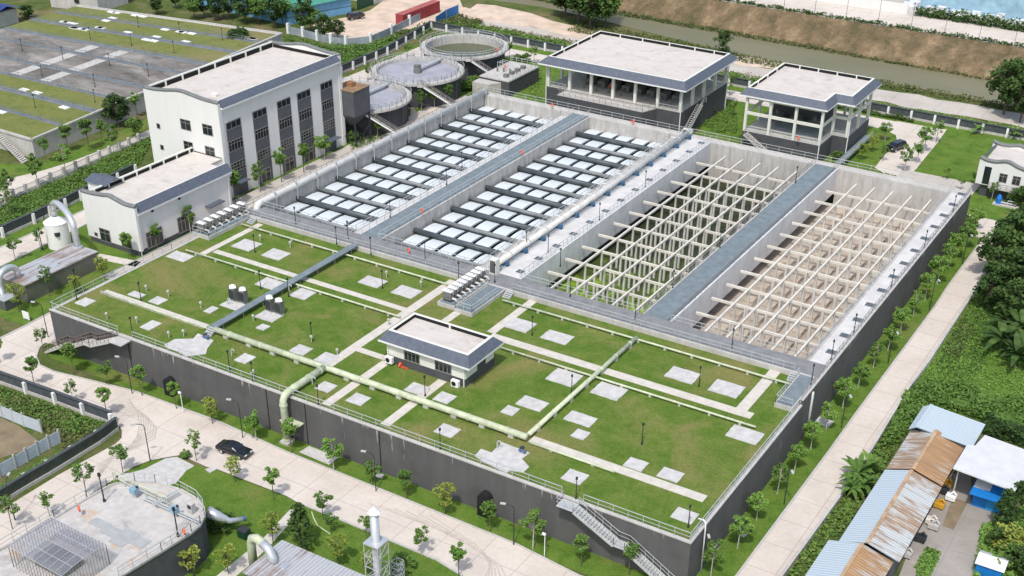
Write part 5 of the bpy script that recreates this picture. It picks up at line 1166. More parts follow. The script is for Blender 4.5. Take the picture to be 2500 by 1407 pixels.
# ---- far bank blue white buildings
t_ = thing('recycling_yard', 'blue and white cluttered yard building at the top right corner', 'building'); MB().box(-52, 30, 250, 285, 2.06, 9).build('wall', plain('pale_blue_clad', (.30, .47, .58, 1), .6, .3, .3), t_); cl = MB()
for k in range(60): x, y = random.uniform(-52, 20), random.uniform(244.5, 249.5); a = random.uniform(.5, 1.6); cl.box(x-a, x+a, y-a*.6, y+a*.6, 2.06, 2.1+random.uniform(.5, 2.4))
cl.build('scrap_pile', plain('white_scrap', (.62, .64, .66, 1), .7, .4, .6), t_)
t_ = thing('long_wall', 'long white wall along the far embankment road', 'wall'); MB().box(-140, -49, 240.6, 241.0, 2.06, 4.6).build('wall', 'white', t_)
# ================================================================== FENCES, LAMPS, VEHICLES, SMALL EQUIPMENT
def fence(label, pts, h=2.0, cap=.35, sp=5.0, inner=1, slat='fence_dark', post='whitepaint', base=.5, grp=None, off=.3):
    t_ = thing('perimeter_fence', label, 'fence', grp); pn = MB(); bs = MB(); cp = MB(); ps = MB(); cnt = 0
    for a, b in zip(pts[:-1], pts[1:]):
        a, b = Vector((*a, 0)), Vector((*b, 0)); d = (b-a); L = d.length; d.normalize(); s_ = Vector((-d.y, d.x, 0))*inner
        bs.bar(a+Vector((0, 0, base/2)), b+Vector((0, 0, base/2)), .3, base); n = max(1, round(L/.35))
        for z0, z1 in ((base, h-.12),):
            pn.bar(a+Vector((0, 0, (base+h)/2-.06)), b+Vector((0, 0, (base+h)/2-.06)), .08, h-base-.13)
        cp.bar(a+Vector((0, 0, h)), b+Vector((0, 0, h)), .45, .12)
        n = max(1, round(L/sp))
        for i in range(0 if cnt == 0 else 1, n+1):
            cnt = 1; p = a+d*(L*i/n)+s_*off; ps.box(p.x-.22, p.x+.22, p.y-.22, p.y+.22, 0, h-.08)
    pn.build('slat_panel', slat, t_); bs.build('plinth', 'conc', t_); cp.build('cap', 'fence_dark', t_); ps.split('pillar', post, t_); return t_
fence('dark perimeter fence with white pillars behind the round tanks', [P2(700, 232), P2(831, 182), P2(944, 134), P2(1052, 71)][1:], inner=-1, grp='perimeter fences')
fence('dark perimeter fence with white pillars along the river side', [(-150.0, 166.6), (-62, 166.0)], inner=-1, grp='perimeter fences')
fence('dark perimeter fence with white pillars behind the service road at the right', [(-60, 166.0), (45, 165.6)], inner=-1, grp='perimeter fences')
fence('dark fence with white pillars beside the road left of the low building', [P2(-60, 605), P2(6, 580), P2(82, 546), P2(159, 509), P2(196, 489), P2(330, 425)], inner=-1, grp='perimeter fences')
fence('dark fence along the near side of the front road at the left', [P2(-80, 903), P2(0, 936), P2(140, 986), P2(278, 1038)], inner=-1, grp='perimeter fences')
fence('dark hedge backed fence with pale pillars along the branch road', [P2(289, 1050), P2(245, 1084), P2(182, 1123), P2(125, 1158), P2(70, 1190), P2(10, 1227), P2(-60, 1268)], inner=-1, grp='perimeter fences', slat=plain('dark_green_slats', (.05, .065, .05, 1), .8, .3, 1))
t_ = thing('picket_fence', 'pale railing fence with grey pillars along the lane by the old tank', 'fence'); ps = MB(); rl = MB(); pts = [P(0, 513), P(35, 487), P(95, 461), P(158, 432), P(245, 392), P(340, 350), P(372, 335)]
for a, b in zip(pts[:-1], pts[1:]):
    L = (b-a).length; n = max(1, round(L/3)); rl.bar(a+Vector((0, 0, 1.7)), b+Vector((0, 0, 1.7)), .08, .1); rl.bar(a+Vector((0, 0, .3)), b+Vector((0, 0, .3)), .25, .6); m = int(L/.3)
    for i in range(m): q = a+(b-a)*(i/m); rl.bar(q+Vector((0, 0, .6)), q+Vector((0, 0, 1.7)), .04, .04)
    for i in range(0 if a is pts[0] else 1, n+1):
        q = a+(b-a)*(i/n); ps.box(q.x-.25, q.x+.25, q.y-.25, q.y+.25, 0, 2.0)
rl.build('railing', 'conc', t_); ps.split('pillar', 'conc', t_)
def board_fence(label, pts, h=1.8):
    t_ = thing('board_fence', label, 'fence', 'pale board fences of the bare plot'); pn = MB(); ps = MB()
    for a, b in zip(pts[:-1], pts[1:]):
        a, b = Vector((*a, 0)), Vector((*b, 0)); L = (b-a).length
        for k in range(5): pn.bar(a+Vector((0, 0, .25+k*h/5)), b+Vector((0, 0, .25+k*h/5)), .06, h/5-.03)
        n = max(1, round(L/2.2))
        for i in range(0 if tuple(a.xy) == tuple(Vector(pts[0]).xy) else 1, n+1): q = a+(b-a)*(i/n); ps.box(q.x-.1, q.x+.1, q.y-.1, q.y+.1, 0, h+.35)
    pn.build('board_panel', plain('pale_blue_boards', (.46, .52, .58, 1), .6, .08), t_); ps.split('post', 'conc', t_)
board_fence('pale blue board fence behind the bare plot at the left edge', [P2(-40, 1005), P2(8, 1020), P2(60, 1042), P2(103, 1058)]); board_fence('pale blue board fence in front of the bare plot at the left edge', [P2(148, 1082), P2(95, 1112), P2(40, 1145), P2(-40, 1190)])
t_ = thing('block_wall', 'low grey block wall along the right side of the side road', 'wall'); m_ = MB(); pts = [P(2482, 552), P(2431, 608), P(2386, 702), P(2335, 779), P(2261, 893), P(2212, 958), P(2124, 1103), P(2062, 1198), P(1908, 1410), P(1850, 1490)]
for a, b in zip(pts[:-1], pts[1:]): m_.bar(a+Vector((.2, 0, .45)), b+Vector((.2, 0, .45)), .25, .9)
m_.build('wall', 'pit', t_); m_ = MB()
for a, b in zip(pts[:-1], pts[1:]): m_.bar(a+Vector((.2, 0, .93)), b+Vector((.2, 0, .93)), .34, .08)
m_.build('coping', 'conc', t_)
t_ = thing('yard_wall', 'pale grey wall with white posts round the sandy yard', 'wall'); m_ = MB(); ps = MB(); pts = [P(704, 82), P(740, 90), P(775, 99), P(808, 108), P(845, 113), P(905, 106), P(955, 84), P(1000, 62), P(1064, 30)]
for a, b in zip(pts[:-1], pts[1:]): m_.bar(a+Vector((0, 0, .9)), b+Vector((0, 0, .9)), .2, 1.8); ps.box(a.x-.3, a.x+.3, a.y-.3, a.y+.3, 0, 2.6)
m_.build('wall', plain('blue_grey_wall', (.27, .31, .34, 1), .8, .25, .4), t_); ps.split('post', 'whitepaint', t_)
t_ = thing('hoarding', 'bright blue sheet hoarding right of the red container', 'fence'); m_ = MB(); pts = [P(1064, 64), P(1090, 46), P(1119, 34)]
for a, b in zip(pts[:-1], pts[1:]): m_.bar(a+Vector((0, 0, 1.2)), b+Vector((0, 0, 1.2)), .1, 2.3)
m_.build('sheet', plain('hoarding_blue', (.02, .16, .42, 1), .5, .1), t_); m_ = MB()
for q in pts: m_.box(q.x-.1, q.x+.1, q.y-.1, q.y+.1, 0, 2.5)
m_.split('post', 'conc', t_)
# lamps
def lamp_proto(h, kind):
    t_ = thing('lamp_post', '', 'lamp', 'dark lamp posts'); 
    MB().tube([(0, 0, 0), (0, 0, h*.5), (0, 0, h)], [.075, .06, .05], 6).build('pole', 'lampdark', t_)
    if kind == 'deck': MB().box(-.1, .1, -.1, .1, h, h+.34).build('lantern', 'lampdark', t_); MB().cyl(0, 0, 0, .25, .13, 8).build('base', 'lampdark', t_)
    else:
        MB().tube([(0, 0, h), (-.25, 0, h+.35), (-1.0, 0, h+.5)], .05, 6).build('arm', 'lampdark', t_); MB().box(-1.6, -.95, -.14, .14, h+.42, h+.55).build('lamp_head', 'lamphead', t_)
    return t_
LD = lamp_proto(2.7, 'deck'); LS = lamp_proto(5.2, 'street'); used = {'LD': False, 'LS': False}
def lamp(px, py, z, label, kind='LD', rz=0, sc=1):
    src = LD if kind == 'LD' else LS; q = P(px, py, z)
    if not used[kind]: used[kind] = True; o = src; o.location = q; o.rotation_euler = (0, 0, rz); o['label'] = label
    else: o = dup(src, q, rz, sc, label)
    o['group'] = 'dark lantern posts' if kind == 'LD' else 'tall arm lamps'
for px, py, d in [(1567, 1085, 'alone in the front right lawn'), (1395, 965, 'touching the pad left of the inclined pipe'), (1706, 944, 'between two pads on brown grass'), (1299, 819, 'beside the pad behind the hut'), (762, 834, 'alone in the left lawn behind the thick pipe'), (1038, 968, 'before the hut on a paved strip'), (778, 990, 'at the front railing right of the elbow pipe'), (1075, 1098, 'at the front railing left of the stepped pad'), (1406, 1219, 'at the top of the steel stair'), (1680, 1288, 'in the front right corner'), (561, 905, 'right of the ladder near the front railing'), (325, 822, 'at the front railing by the concrete stair'), (623, 617, 'on the first pad near the covered basins'), (934, 705, 'on a pad near the pump row'), (345, 735, 'on a pad at the far left'), (705, 725, 'right of the footbridge'), (637, 706, 'left of the footbridge'), (188, 732, 'in the far left corner'), (618, 933, 'at the front railing, left of the elbow pipe')]:
    lamp(px, py, HG, 'thin lantern post on the lawn, '+d)
for px, py, d in [(722, 548, 'front walkway before the left covered basin'), (822, 597, 'front walkway at the foot of the footbridge'), (906, 623, 'front walkway right of the footbridge'), (1038, 634, 'front walkway before the right covered basin'), (1120, 685, 'front walkway by the pump row'), (1392, 725, 'front walkway before the green pit'), (1550, 780, 'front walkway at the pit walkway'), (1786, 851, 'front walkway before the sandy pit'), (850, 583, 'near end of the walkway between covered basins'), (953, 532, 'walkway between covered basins, second from its near end'), (1090, 452, 'walkway between covered basins, third from its near end'), (1128, 410, 'walkway between covered basins at its middle'), (1285, 609, 'white centre deck, nearest'), (1338, 617, 'white centre deck, right edge'), (1463, 538, 'white centre deck, at its middle'), (1575, 457, 'white centre deck, far part'), (1368, 651, 'edge of the green pit, near end'), (1642, 705, 'pit walkway, nearest'), (1757, 606, 'pit walkway, middle'), (1852, 521, 'pit walkway, third'), (1942, 447, 'pit walkway, farthest'), (2326, 519, 'white right deck, farthest'), (2256, 606, 'white right deck, second from the far end'), (2175, 703, 'white right deck, at its middle'), (2084, 814, 'white right deck, second from the near end'), (2029, 879, 'white right deck, nearest'), (1980, 939, 'right grey platform'), (1208, 690, 'pump platform')]:
    lamp(px, py, HP, 'thin dark lantern post on the '+d)
for px, py, d, rz in [(323, 962, 'front verge left of the black arch', .3), (593, 1070, 'front verge left of the elbow pipe', .3), (118, 824, 'small green corner by the concrete stair', .3), (1254, 1331, 'front verge right of the second black arch', .3), (918, 1200, 'front verge at a wall joint', .3), (367, 1126, 'grass island at the road fork', .8), (37, 1270, 'left side of the branch road', -1)]:
    lamp(px, py, 0, 'tall dark lamp with white head, '+d, 'LS', rz)
for i, (px, py) in enumerate([(1714, 1390), (1914, 1232), (2054, 1045), (2168, 888), (2269, 757), (2349, 645)]):
    lamp(px, py, 0, 'tall dark lamp on the right verge, %s from the bottom' % ORD[i], 'LS', math.pi/2+.6)
for px, py, d in [(104, 610, 'verge behind the left steel box'), (113, 560, 'roadside fence left of the vessel'), (189, 712, 'verge between steel box and tank wall'), (255, 1225, 'rim of the bottom left deck'), (435, 1310, 'right rim of the bottom left deck')]:
    lamp(px, py, 0 if py < 800 else ZD, 'slim dark lamp, '+d, 'LD', 0, 1.3)
for i, (s_, t0) in enumerate([(.3, .15), (.55, .15), (.8, .16), (.35, .33), (.6, .34), (.82, .36), (.3, .5), (.5, .5), (.7, .52), (.9, .5), (.4, .7), (.6, .7), (.8, .7), (.45, .87), (.65, .87), (.85, .87), (.93, .27)]):
    q = OT(s_, t0); o = dup(LD, (q[0], q[1], 3.9), 0, .95, 'slim lamp post on the old tank, %s counted from front to back' % ORD[i]); o['group'] = 'lamp posts on the old tank'
for px, py, d in [(448, 1010, 'beside the first black arch'), (1329, 1360, 'near the steel stair foot')]:
    t_ = thing('camera_pole', 'white camera pole %s' % d, 'camera pole', 'white camera poles', P(px, py)); MB().cyl(0, 0, 0, 3.2, .05, 6).build('pole', 'whitepaint', t_); MB().box(-.35, .1, -.1, .1, 3.1, 3.35).build('camera', 'whitepaint', t_)
# big corner drain pipe
t_ = thing('drain_pipe', 'white pipe hooking over the wall near the right front corner', 'pipe'); MB().tube([(-.7, 3.2, 7.35), (-.1, 3.2, 7.4), (.18, 3.2, 7.2), (.25, 3.2, 6.2), (.3, 3.2, .2)], .09, 8).build('pipe', 'whitepaint', t_, True)
t_ = thing('drain_pipe', 'grey pipe running down the right wall near the white deck end', 'pipe'); MB().tube([(.15, 36.6, 6.6), (.15, 36.6, .2)], .16, 8).build('pipe', 'rail', t_, True)
# lifebuoys
ring = None
for i, (px, py, z, d, tilt) in enumerate([(1275, 372, 8.0, 'on the walkway between covered basins, far', 0), (1030, 515, 8.0, 'on the walkway between covered basins, near', 0), (998, 612, 7.8, 'on the front walkway railing', 0), (1348, 257, 7.7, 'on the rear parapet behind the left covered basin', 0), (1545, 297, 7.7, 'on the rear parapet behind the right covered basin', 0), (193, 1242, ZD+1, 'on the left rim of the bottom left deck', 0), (449, 1298, ZD+1, 'on the right rim of the bottom left deck', 0), (1212, 121, 6.2, 'on the farthest round tank', 0), (1234, 163, 4.6, 'on the pump slab', 0), (1949, 338, 5.0, 'on the notched pavilion front', 0), (1488, 212, 6.8, 'inside the wide pavilion', 0)]):
    if ring is None:
        m_ = MB(); n, k = 16, 6
        m_.tube([(.32*math.cos(2*math.pi*j/n), 0, .32*math.sin(2*math.pi*j/n)) for j in range(n+1)], .1, 8, False); ring = o = m_.build('lifebuoy', 'orange', None, True)
    else: o = ring.copy(); COL.objects.link(o)
    o.location = P(px, py, z); o.rotation_euler = (0, 0, -.5); tag(o, 'orange lifebuoy '+d, 'lifebuoy', 'orange lifebuoys')
# cabinets, vents on the roof lawn
cb_ = None
def cabinet(px, py, label):
    global cb_
    q = P(px, py, HG)
    if cb_ is None:
        cb_ = thing('steel_cabinet', '', 'cabinet', 'tall steel cabinets on the roof lawn'); MB().box(-.5, .5, -.45, .45, .3, 2.2).build('body', 'machine', cb_); MB().box(-.47, .47, -.47, -.452, .5, 1.9).build('louvre', 'frame', cb_)
        MB().tube([(0, 0, 2.2), (0, 0, 2.32), (0, 0, 2.6)], [.68, .66, .25], 4).build('cap', 'whitepaint', cb_); MB().box(-.45, .45, -.4, .4, 0, .3).build('leg_frame', 'rail', cb_); o = cb_; o.location = q; o.rotation_euler.z = 0
    else: o = dup(cb_, q)
    o['label'] = label
cabinet(572, 735, 'tall steel cabinet, left one of the pair left of the footbridge'); cabinet(596, 741, 'tall steel cabinet, right one of the pair left of the footbridge'); cabinet(661, 761, 'tall steel cabinet, left one of the pair right of the footbridge'); cabinet(684, 768, 'tall steel cabinet, right one of the pair right of the footbridge')
vp = None
for px, py, d in [(412, 725, 'beside two small pads at the far left'), (358, 712, 'above a small pad at the far left'), (709, 605, 'beside a pad under the upper pipe'), (636, 588, 'near the first pad by the covered basins'), (944, 678, 'beside the left pad near the pump row'), (1028, 702, 'beside the right pad near the pump row'), (761, 836, 'at the lamp behind the thick pipe'), (824, 868, 'on the pad by the pipe junction'), (949, 795, 'at the hut roof corner on the paved strip'), (335, 790, 'left of the pad below the left path'), (262, 780, 'low, in the far left lawn'), (619, 785, 'beside the pads right of the footbridge'), (491, 753, 'near the smallest pad left of the footbridge'), (413, 826, 'behind the irregular pad'), (449, 822, 'right behind the irregular pad'), (617, 925, 'near the front railing left of the elbow pipe'), (619, 920, 'touching the front railing left of the elbow pipe')]:
    q = P(px, py, HG)
    if vp is None: vp = thing('vent_post', '', 'vent post', 'small vent posts on the roof lawn'); MB().cyl(0, 0, 0, .8, .07, 6).build('post', 'rail', vp); MB().tube([(0, 0, .75), (0, 0, 1.0), (0, 0, 1.1)], [.19, .2, .08], 8).build('cap', 'conc', vp); o = vp; o.location = q
    else: o = dup(vp, q)
    o['label'] = 'small white capped vent post '+d
gp_ = None
for px, py, d in [(566, 870, 'right of the ladder'), (1214, 1095, 'at the stepped pad'), (763, 938, 'beside the elbow pipe'), (557, 745, 'by the left cabinets'), (706, 712, 'near the footbridge')]:
    q = P(px, py, HG)
    if gp_ is None: gp_ = thing('gooseneck_pipe', '', 'pipe', 'small gooseneck pipes on the roof lawn'); MB().tube([(0, 0, 0), (0, 0, .9), (.12, 0, 1.1), (.4, 0, 1.15), (.55, 0, .95)], .08, 7).build('pipe', 'rail', gp_); o = gp_; o.location = q
    else: o = dup(gp_, q)
    o['label'] = 'small grey gooseneck pipe '+d
for px, py, d in [(1275, 1108, 'at the stepped pad by the front parapet'), (503, 830, 'at the foot of the ladder')]:
    t_ = thing('valve', 'blue grey valve '+d, 'valve', 'valves on the roof lawn', P(px, py, HG)); MB().cyl(0, 0, 0, .8, .12, 8).build('stem', 'rail', t_); MB().tube([(-.45, 0, .45), (.45, 0, .45)], .2, 8).build('body', plain('dull_blue', (.10, .13, .26, 1), .5, .1), t_); MB().tube([(0, 0, .85), (0, 0, .92)], .32, 10).build('handwheel', 'frame', t_)
# pump rows
pu = None
def pump_unit(loc, label, grp):
    global pu
    if pu is None:
        pu = thing('valve_unit', '', 'valve unit', grp); MB().box(-.7, .7, -.36, .36, .25, 1.5).build('body', 'machine', pu); MB().box(-.78, .78, -.42, .42, 1.502, 1.62).build('white_top', 'whitepaint', pu); MB().tube([(.75, 0, .5), (1.25, 0, .5), (1.4, 0, .15)], .18, 8).build('outlet', 'pipe_light', pu); MB().tube([(.3, 0, 1.66), (.3, 0, 2.0), (.75, 0, 2.0), (.9, 0, 1.2)], .07, 6).build('pipe', 'rail', pu); MB().box(-.65, .65, -.36, .36, 0, .25).build('frame', 'frame', pu); o = pu; o.location = loc
    else: o = dup(pu, loc)
    o['label'] = label; o['group'] = grp
for k in range(8): pump_unit((-53.1, 31.9+k*1.22, HP+.03), 'white topped pump unit, %s from the front in the row on the middle platform' % ORD[k], 'pump units on the middle platform')
for k in range(7): pump_unit((-99.4, 30.5+k*1.55, HP+.03), 'white topped valve unit, %s from the front in the row on the far left platform' % ORD[k], 'valve units on the far left platform')
t_ = thing('electric_cabinet', 'tall pale cabinet with dark door at the end of the pump row', 'cabinet', None, (-52.3, 43.0, HP)); MB().box(-.6, .6, -.5, .5, 0, 2.4).build('body', 'cream', t_); MB().box(-.45, .45, -.54, -.502, .3, 2.2).build('door', 'panel', t_)
MB().box(-54.0, -53.0, 31.2, 31.4, 0, 0.01) 
# sign boards and small things
t_ = thing('notice_board', 'white notice board on the verge left of the big tank', 'sign', None, P(66, 783)); MB().box(-.7, .7, -.05, .05, .3, 1.5).build('board', 'whitepaint', t_); MB().box(-.6, -.5, -.05, .05, 0, .3).box(.5, .6, -.05, .05, 0, .3).split('leg', 'rail', t_)
t_ = thing('notice_board', 'pale bluish board at the foot of the concrete stair', 'sign', None, P(141, 838)); MB().box(-.45, .45, -.05, .05, .4, 2.2).build('board', plain('pale_board', (.55, .56, .68, 1), .6, .1), t_); MB().box(-.4, -.32, -.04, .04, 0, .4).box(.32, .4, -.04, .04, 0, .4).split('leg', 'rail', t_)
t_ = thing('notice_board', 'red and white board at the wall by the steel stair foot', 'sign', None, P(1668, 1400)); MB().box(-.7, .7, -.05, .05, .3, .75).build('red_panel', 'orange', t_); MB().box(-.7, .7, -.05, .05, .752, 1.2).build('white_panel', 'whitepaint', t_); MB().box(-.6, -.5, -.04, .04, 0, .3).box(.5, .6, -.04, .04, 0, .3).split('leg', 'rail', t_)
t_ = thing('garden_slide', 'grey curved chute beside the rounded corner of the bottom left deck', 'chute'); MB().tube([P(506, 1250, 3.4), P(535, 1262, 2.6), P(560, 1272, 1.9), P(594, 1267, 1.7)], [.75, .6, .35, .3], 10).build('chute', 'pipe_steel', t_, True); MB().tube([P(594, 1267, 1.7), P(598, 1265, 1.7)], .36, 10).build('collar', 'blue', t_)
t_ = thing('waste_bin', 'dark green waste bin by the garden path at the bottom', 'bin', None, P(597, 1312)); MB().box(-.6, .6, -.5, .5, .1, 1.1).build('body', plain('dark_green', (.01, .045, .03, 1), .5, .1), t_); MB().box(-.63, .63, -.53, .53, 1.102, 1.2).build('lid', 'frame', t_)
t_ = thing('lattice_mast', 'short steel lattice mast right of the exhaust stack', 'mast', None, P(974, 1440)); m_ = MB()
for k in range(5):
    z0, z1 = k*.8, (k+1)*.8; c4 = [(-.5, -.5), (.5, -.5), (.5, .5), (-.5, .5)]
    for a, b in zip(c4, c4[1:]+c4[:1]): m_.bar((*a, z0), (*a, z1), .05, .05); m_.bar((*a, z1), (*b, z1), .05, .05); m_.bar((*a, z0), (*b, z1), .04, .04)
m_.build('lattice', 'rail', t_)
hz = MB(); hz.tube([P(761, 1250, .1), P(766, 1265, .1), P(775, 1283, .1), P(800, 1300, .1), P(806, 1303, .1)], .07, 6); tag(hz.build('garden_hose', plain('pale_hose', (.50, .60, .35, 1), .6, .05)), 'pale green hose lying on the lawn by the road', 'hose')
# vehicles
def car(label, loc, rz, Lc, Wc, Hc, suv, paint):
    t_ = thing('parked_car', label, 'car', None, loc, rz)
    if suv: pf = [(-.5, .32), (-.5, .62), (-.47, .78), (-.33, .80), (-.20, .98), (.30, 1.0), (.42, .95), (.49, .62), (.5, .35)]
    else: pf = [(-.5, .28), (-.5, .50), (-.46, .60), (-.22, .66), (-.07, .95), (.14, 1.0), (.30, .86), (.41, .70), (.49, .66), (.5, .30)]
    n = len(pf); secs = [(-1, .55), (-.97, .9), (-.8, 1.0), (.8, 1.0), (.97, .9), (1, .55)]
    m_ = MB()
    for sy, sz in secs:
        for x, z in pf:
            zz = z*Hc; taper = 1.0
            if z > .66: taper = 1-(z-.66)*.55
            m_.v.append((x*Lc*(.985 if abs(sy) > .9 else 1), sy*Wc/2*taper, zz if sz == 1.0 else (Hc*.5+(zz-Hc*.5)*(.86 if abs(sy) < 1 else .7))))
    for i in range(len(secs)-1):
        for k in range(n): a, b = i*n+k, i*n+(k+1) % n; m_.f.append((a, b, b+n, a+n))
    m_.f.append(tuple(range(n))); m_.f.append(tuple(range((len(secs)-1)*n, len(secs)*n))[::-1])
    m_.build('body', paint, t_, False)
    zt = Hc; gl = MB()
    w2 = Wc/2*.80
    if suv: fx0, fx1, rx0, rx1 = -.335, -.205, .31, .46
    else: fx0, fx1, rx0, rx1 = -.215, -.075, .15, .38
    zf0, zf1 = (.82, .965) if suv else (.68, .94)
    gl.add([(fx0*Lc, -w2, zf0*Hc+.03), (fx0*Lc, w2, zf0*Hc+.03), (fx1*Lc, w2*.9, zf1*Hc+.03), (fx1*Lc, -w2*.9, zf1*Hc+.03)], [(0, 1, 2, 3)])
    gl.add([(rx0*Lc, -w2*.85, .97*Hc), (rx0*Lc, w2*.85, .97*Hc), (rx1*Lc, w2, .72*Hc+.05), (rx1*Lc, -w2, .72*Hc+.05)], [(0, 1, 2, 3)])
    gl.build('windscreen', 'glass', t_)
    for s_ in (-1, 1):
        y0 = Wc/2*s_
        sg = MB(); sg.add([(fx0*Lc+.25, y0*1.0, .70*Hc), (rx1*Lc-.35, y0*1.0, .72*Hc), (rx0*Lc-.05, y0*.90, .93*Hc), (fx1*Lc+.1, y0*.90, .91*Hc)], [(0, 1, 2, 3) if s_ < 0 else (3, 2, 1, 0)]); sg.build('side_window', 'glass', t_)
        for x in (-.31, .30):
            wl = MB(); wl.tube([(x*Lc, y0*.80, .33), (x*Lc, y0*1.015, .33)], .33, 16); wh = wl.build('wheel', 'frame', t_); rm = MB(); rm.tube([(x*Lc, y0*1.0, .33), (x*Lc, y0*1.03, .33)], .2, 12); rm.build('rim', 'pipe_steel', wh)
        MB().box(-.5*Lc-.02, -.5*Lc+.06, y0*.62-.22, y0*.62+.22, .46*Hc-.02, .46*Hc+.1).build('headlight', 'whitepaint', t_)
        MB().box(.5*Lc-.05, .5*Lc+.02, y0*.66-.2, y0*.66+.2, .52*Hc, .52*Hc+.12).build('tail_light', 'red', t_)
        MB().box(fx0*Lc+.35, fx0*Lc+.5, y0*1.02-.1, y0*1.02+.1, .66*Hc, .66*Hc+.12).build('mirror', paint, t_)
    return t_
def paintm(name, c):
    mt, t, b = newmat(name, .25, .5); b.inputs['Base Color'].default_value = c; b.inputs['Coat Weight'].default_value = .6; b.inputs['Coat Roughness'].default_value = .08; return mt
PB = paintm('black_car_paint', (.008, .009, .011, 1)); PD = paintm('dark_brown_paint', (.03, .018, .016, 1))
c0 = P(573, 1108); car('black saloon car parked on the front road', (c0.x, c0.y, .06), math.pi+.06, 4.65, 1.82, 1.45, False, PB)
c0 = P(2187, 367); car('black off-road car parked on the road near the notched pavilion', (c0.x, c0.y, .08), math.radians(72), 4.6, 1.9, 1.75, True, PB)
c0 = P(868, 47); car('dark brown car parked by the blue factory wall', (c0.x, c0.y, .05), math.radians(64)+math.pi, 4.8, 1.9, 1.75, True, PD)
# ================================================================== TREES AND PLANTS
def leaf_quads(mb, c, r, n, size, flat=1.0, rnd=random):
    for _ in range(n):
        while True:
            d = Vector((rnd.uniform(-1, 1), rnd.uniform(-1, 1), rnd.uniform(-1, 1)))
            if d.length <= 1: break
        p = Vector(c)+Vector((d.x*r, d.y*r, d.z*r*flat)); s = size*rnd.uniform(.6, 1.35)
        a = Vector((rnd.gauss(0, 1), rnd.gauss(0, 1), rnd.gauss(0, .6))).normalized(); b = a.cross(Vector((rnd.gauss(0, .5), rnd.gauss(0, .5), 1))).normalized()
        mb.face([p-a*s-b*s*.45, p+a*s*.1-b*s*.7, p+a*s+b*s*.1, p-a*s*.1+b*s*.7])
def tree_proto(name, h, cr, ch, clumps, per, size, leafm, trunkm='trunk', tr=.09, seed=1, shape='round', low=.45):
    rnd = random.Random(seed); t_ = thing(name, '', 'tree'); tk_ = MB(); cw = MB()
    lean = (rnd.uniform(-.12, .12), rnd.uniform(-.12, .12)); zc = h-ch/2
    trunk = [(0, 0, 0), (lean[0]*.4, lean[1]*.4, h*.35), (lean[0], lean[1], h*.7), (lean[0]*1.3, lean[1]*1.3, h*.92)]
    tk_.tube(trunk, [tr, tr*.8, tr*.5, tr*.2], 7)
    for i in range(clumps):
        a = rnd.uniform(0, 2*math.pi); u = rnd.uniform(-1, 1)
        if shape == 'cone': f = (1-(u*.5+.5))*.95+.12
        elif shape == 'umbrella': f = .55+.45*max(0, u)
        else: f = math.sqrt(max(0, 1-u*u))*.85+.15
        rr = cr*f*math.sqrt(rnd.uniform(.12, 1)); p = (lean[0]+rr*math.cos(a), lean[1]+rr*math.sin(a), zc+u*ch/2)
        tk_.tube([(lean[0]*.8, lean[1]*.8, max(h*low, p[2]-cr*.7)), ((lean[0]+p[0])/2, (lean[1]+p[1])/2, p[2]-cr*.18), p], [tr*.38, tr*.25, tr*.1], 4, False)
        leaf_quads(cw, p, cr*rnd.uniform(.26, .42), per, size, .75, rnd)
    tk_.build('trunk', trunkm, t_); cw.build('crown', leafm, t_)
    return t_
PR = {
 'round': tree_proto('young_tree', 4.3, 1.0, 1.7, 20, 46, .135, 'leaf', 'trunk', .07, 3),
 'sparse': tree_proto('young_tree', 4.4, 1.1, 2.2, 14, 26, .15, 'leaf', 'trunk', .06, 5),
 'yellow': tree_proto('young_tree', 4.2, 1.15, 2.4, 17, 28, .15, 'leaf_yellow', 'trunk', .06, 9),
 'olive': tree_proto('young_tree', 4.6, 1.25, 2.2, 20, 40, .15, 'weed', 'trunk_white', .08, 11),
 'round2': tree_proto('young_tree', 4.9, .95, 2.2, 22, 44, .135, 'weed', 'trunk', .065, 103),
 'sparse2': tree_proto('young_tree', 3.7, 1.2, 1.5, 13, 30, .15, 'leaf', 'trunk', .055, 107),
 'olive2': tree_proto('young_tree', 5.1, 1.15, 2.8, 24, 38, .14, 'leaf', 'trunk_white', .08, 111),
 'verge': tree_proto('young_tree', 4.6, 1.4, 2.0, 24, 52, .155, 'weed', 'trunk_white', .09, 15),
 'big': tree_proto('broad_tree', 6.5, 2.6, 3.8, 34, 44, .27, 'leaf', 'trunk', .16, 21),
 'dark': tree_proto('broad_tree', 6.5, 2.6, 4.2, 36, 46, .27, 'leaf_dark', 'trunk', .16, 25),
 'tall': tree_proto('tall_tree', 8.5, 2.3, 6.2, 34, 40, .27, 'leaf_dark', 'trunk', .16, 31),
 'cone': tree_proto('conifer_tree', 5.6, 1.5, 4.8, 34, 30, .18, 'leaf_dark', 'trunk', .09, 35, 'cone', .2),
 'bush': tree_proto('round_bush', 1.9, 1.25, 1.7, 22, 34, .18, 'leaf', 'trunk', .06, 41, 'round', .1),
 'bushdark': tree_proto('round_bush', 3.6, 2.3, 3.3, 34, 50, .24, 'leaf_dark', 'trunk', .1, 45, 'round', .1),
}
usedp = set()
def tree(kind, px, py, label, z=0, sc=1, group=None):
    kind = random.choice([kind, kind+'2']) if kind+'2' in PR else kind; q = P(px, py, z); src = PR[kind]; rz = random.uniform(0, 6.28); sc *= random.uniform(.84, 1.14)
    if kind not in usedp: usedp.add(kind); o = src; o.location = q; o.rotation_euler = (0, 0, rz); o.scale = (sc,)*3; o['label'] = label
    else: o = dup(src, q, rz, sc, label)
    if group: o['group'] = group
    return o
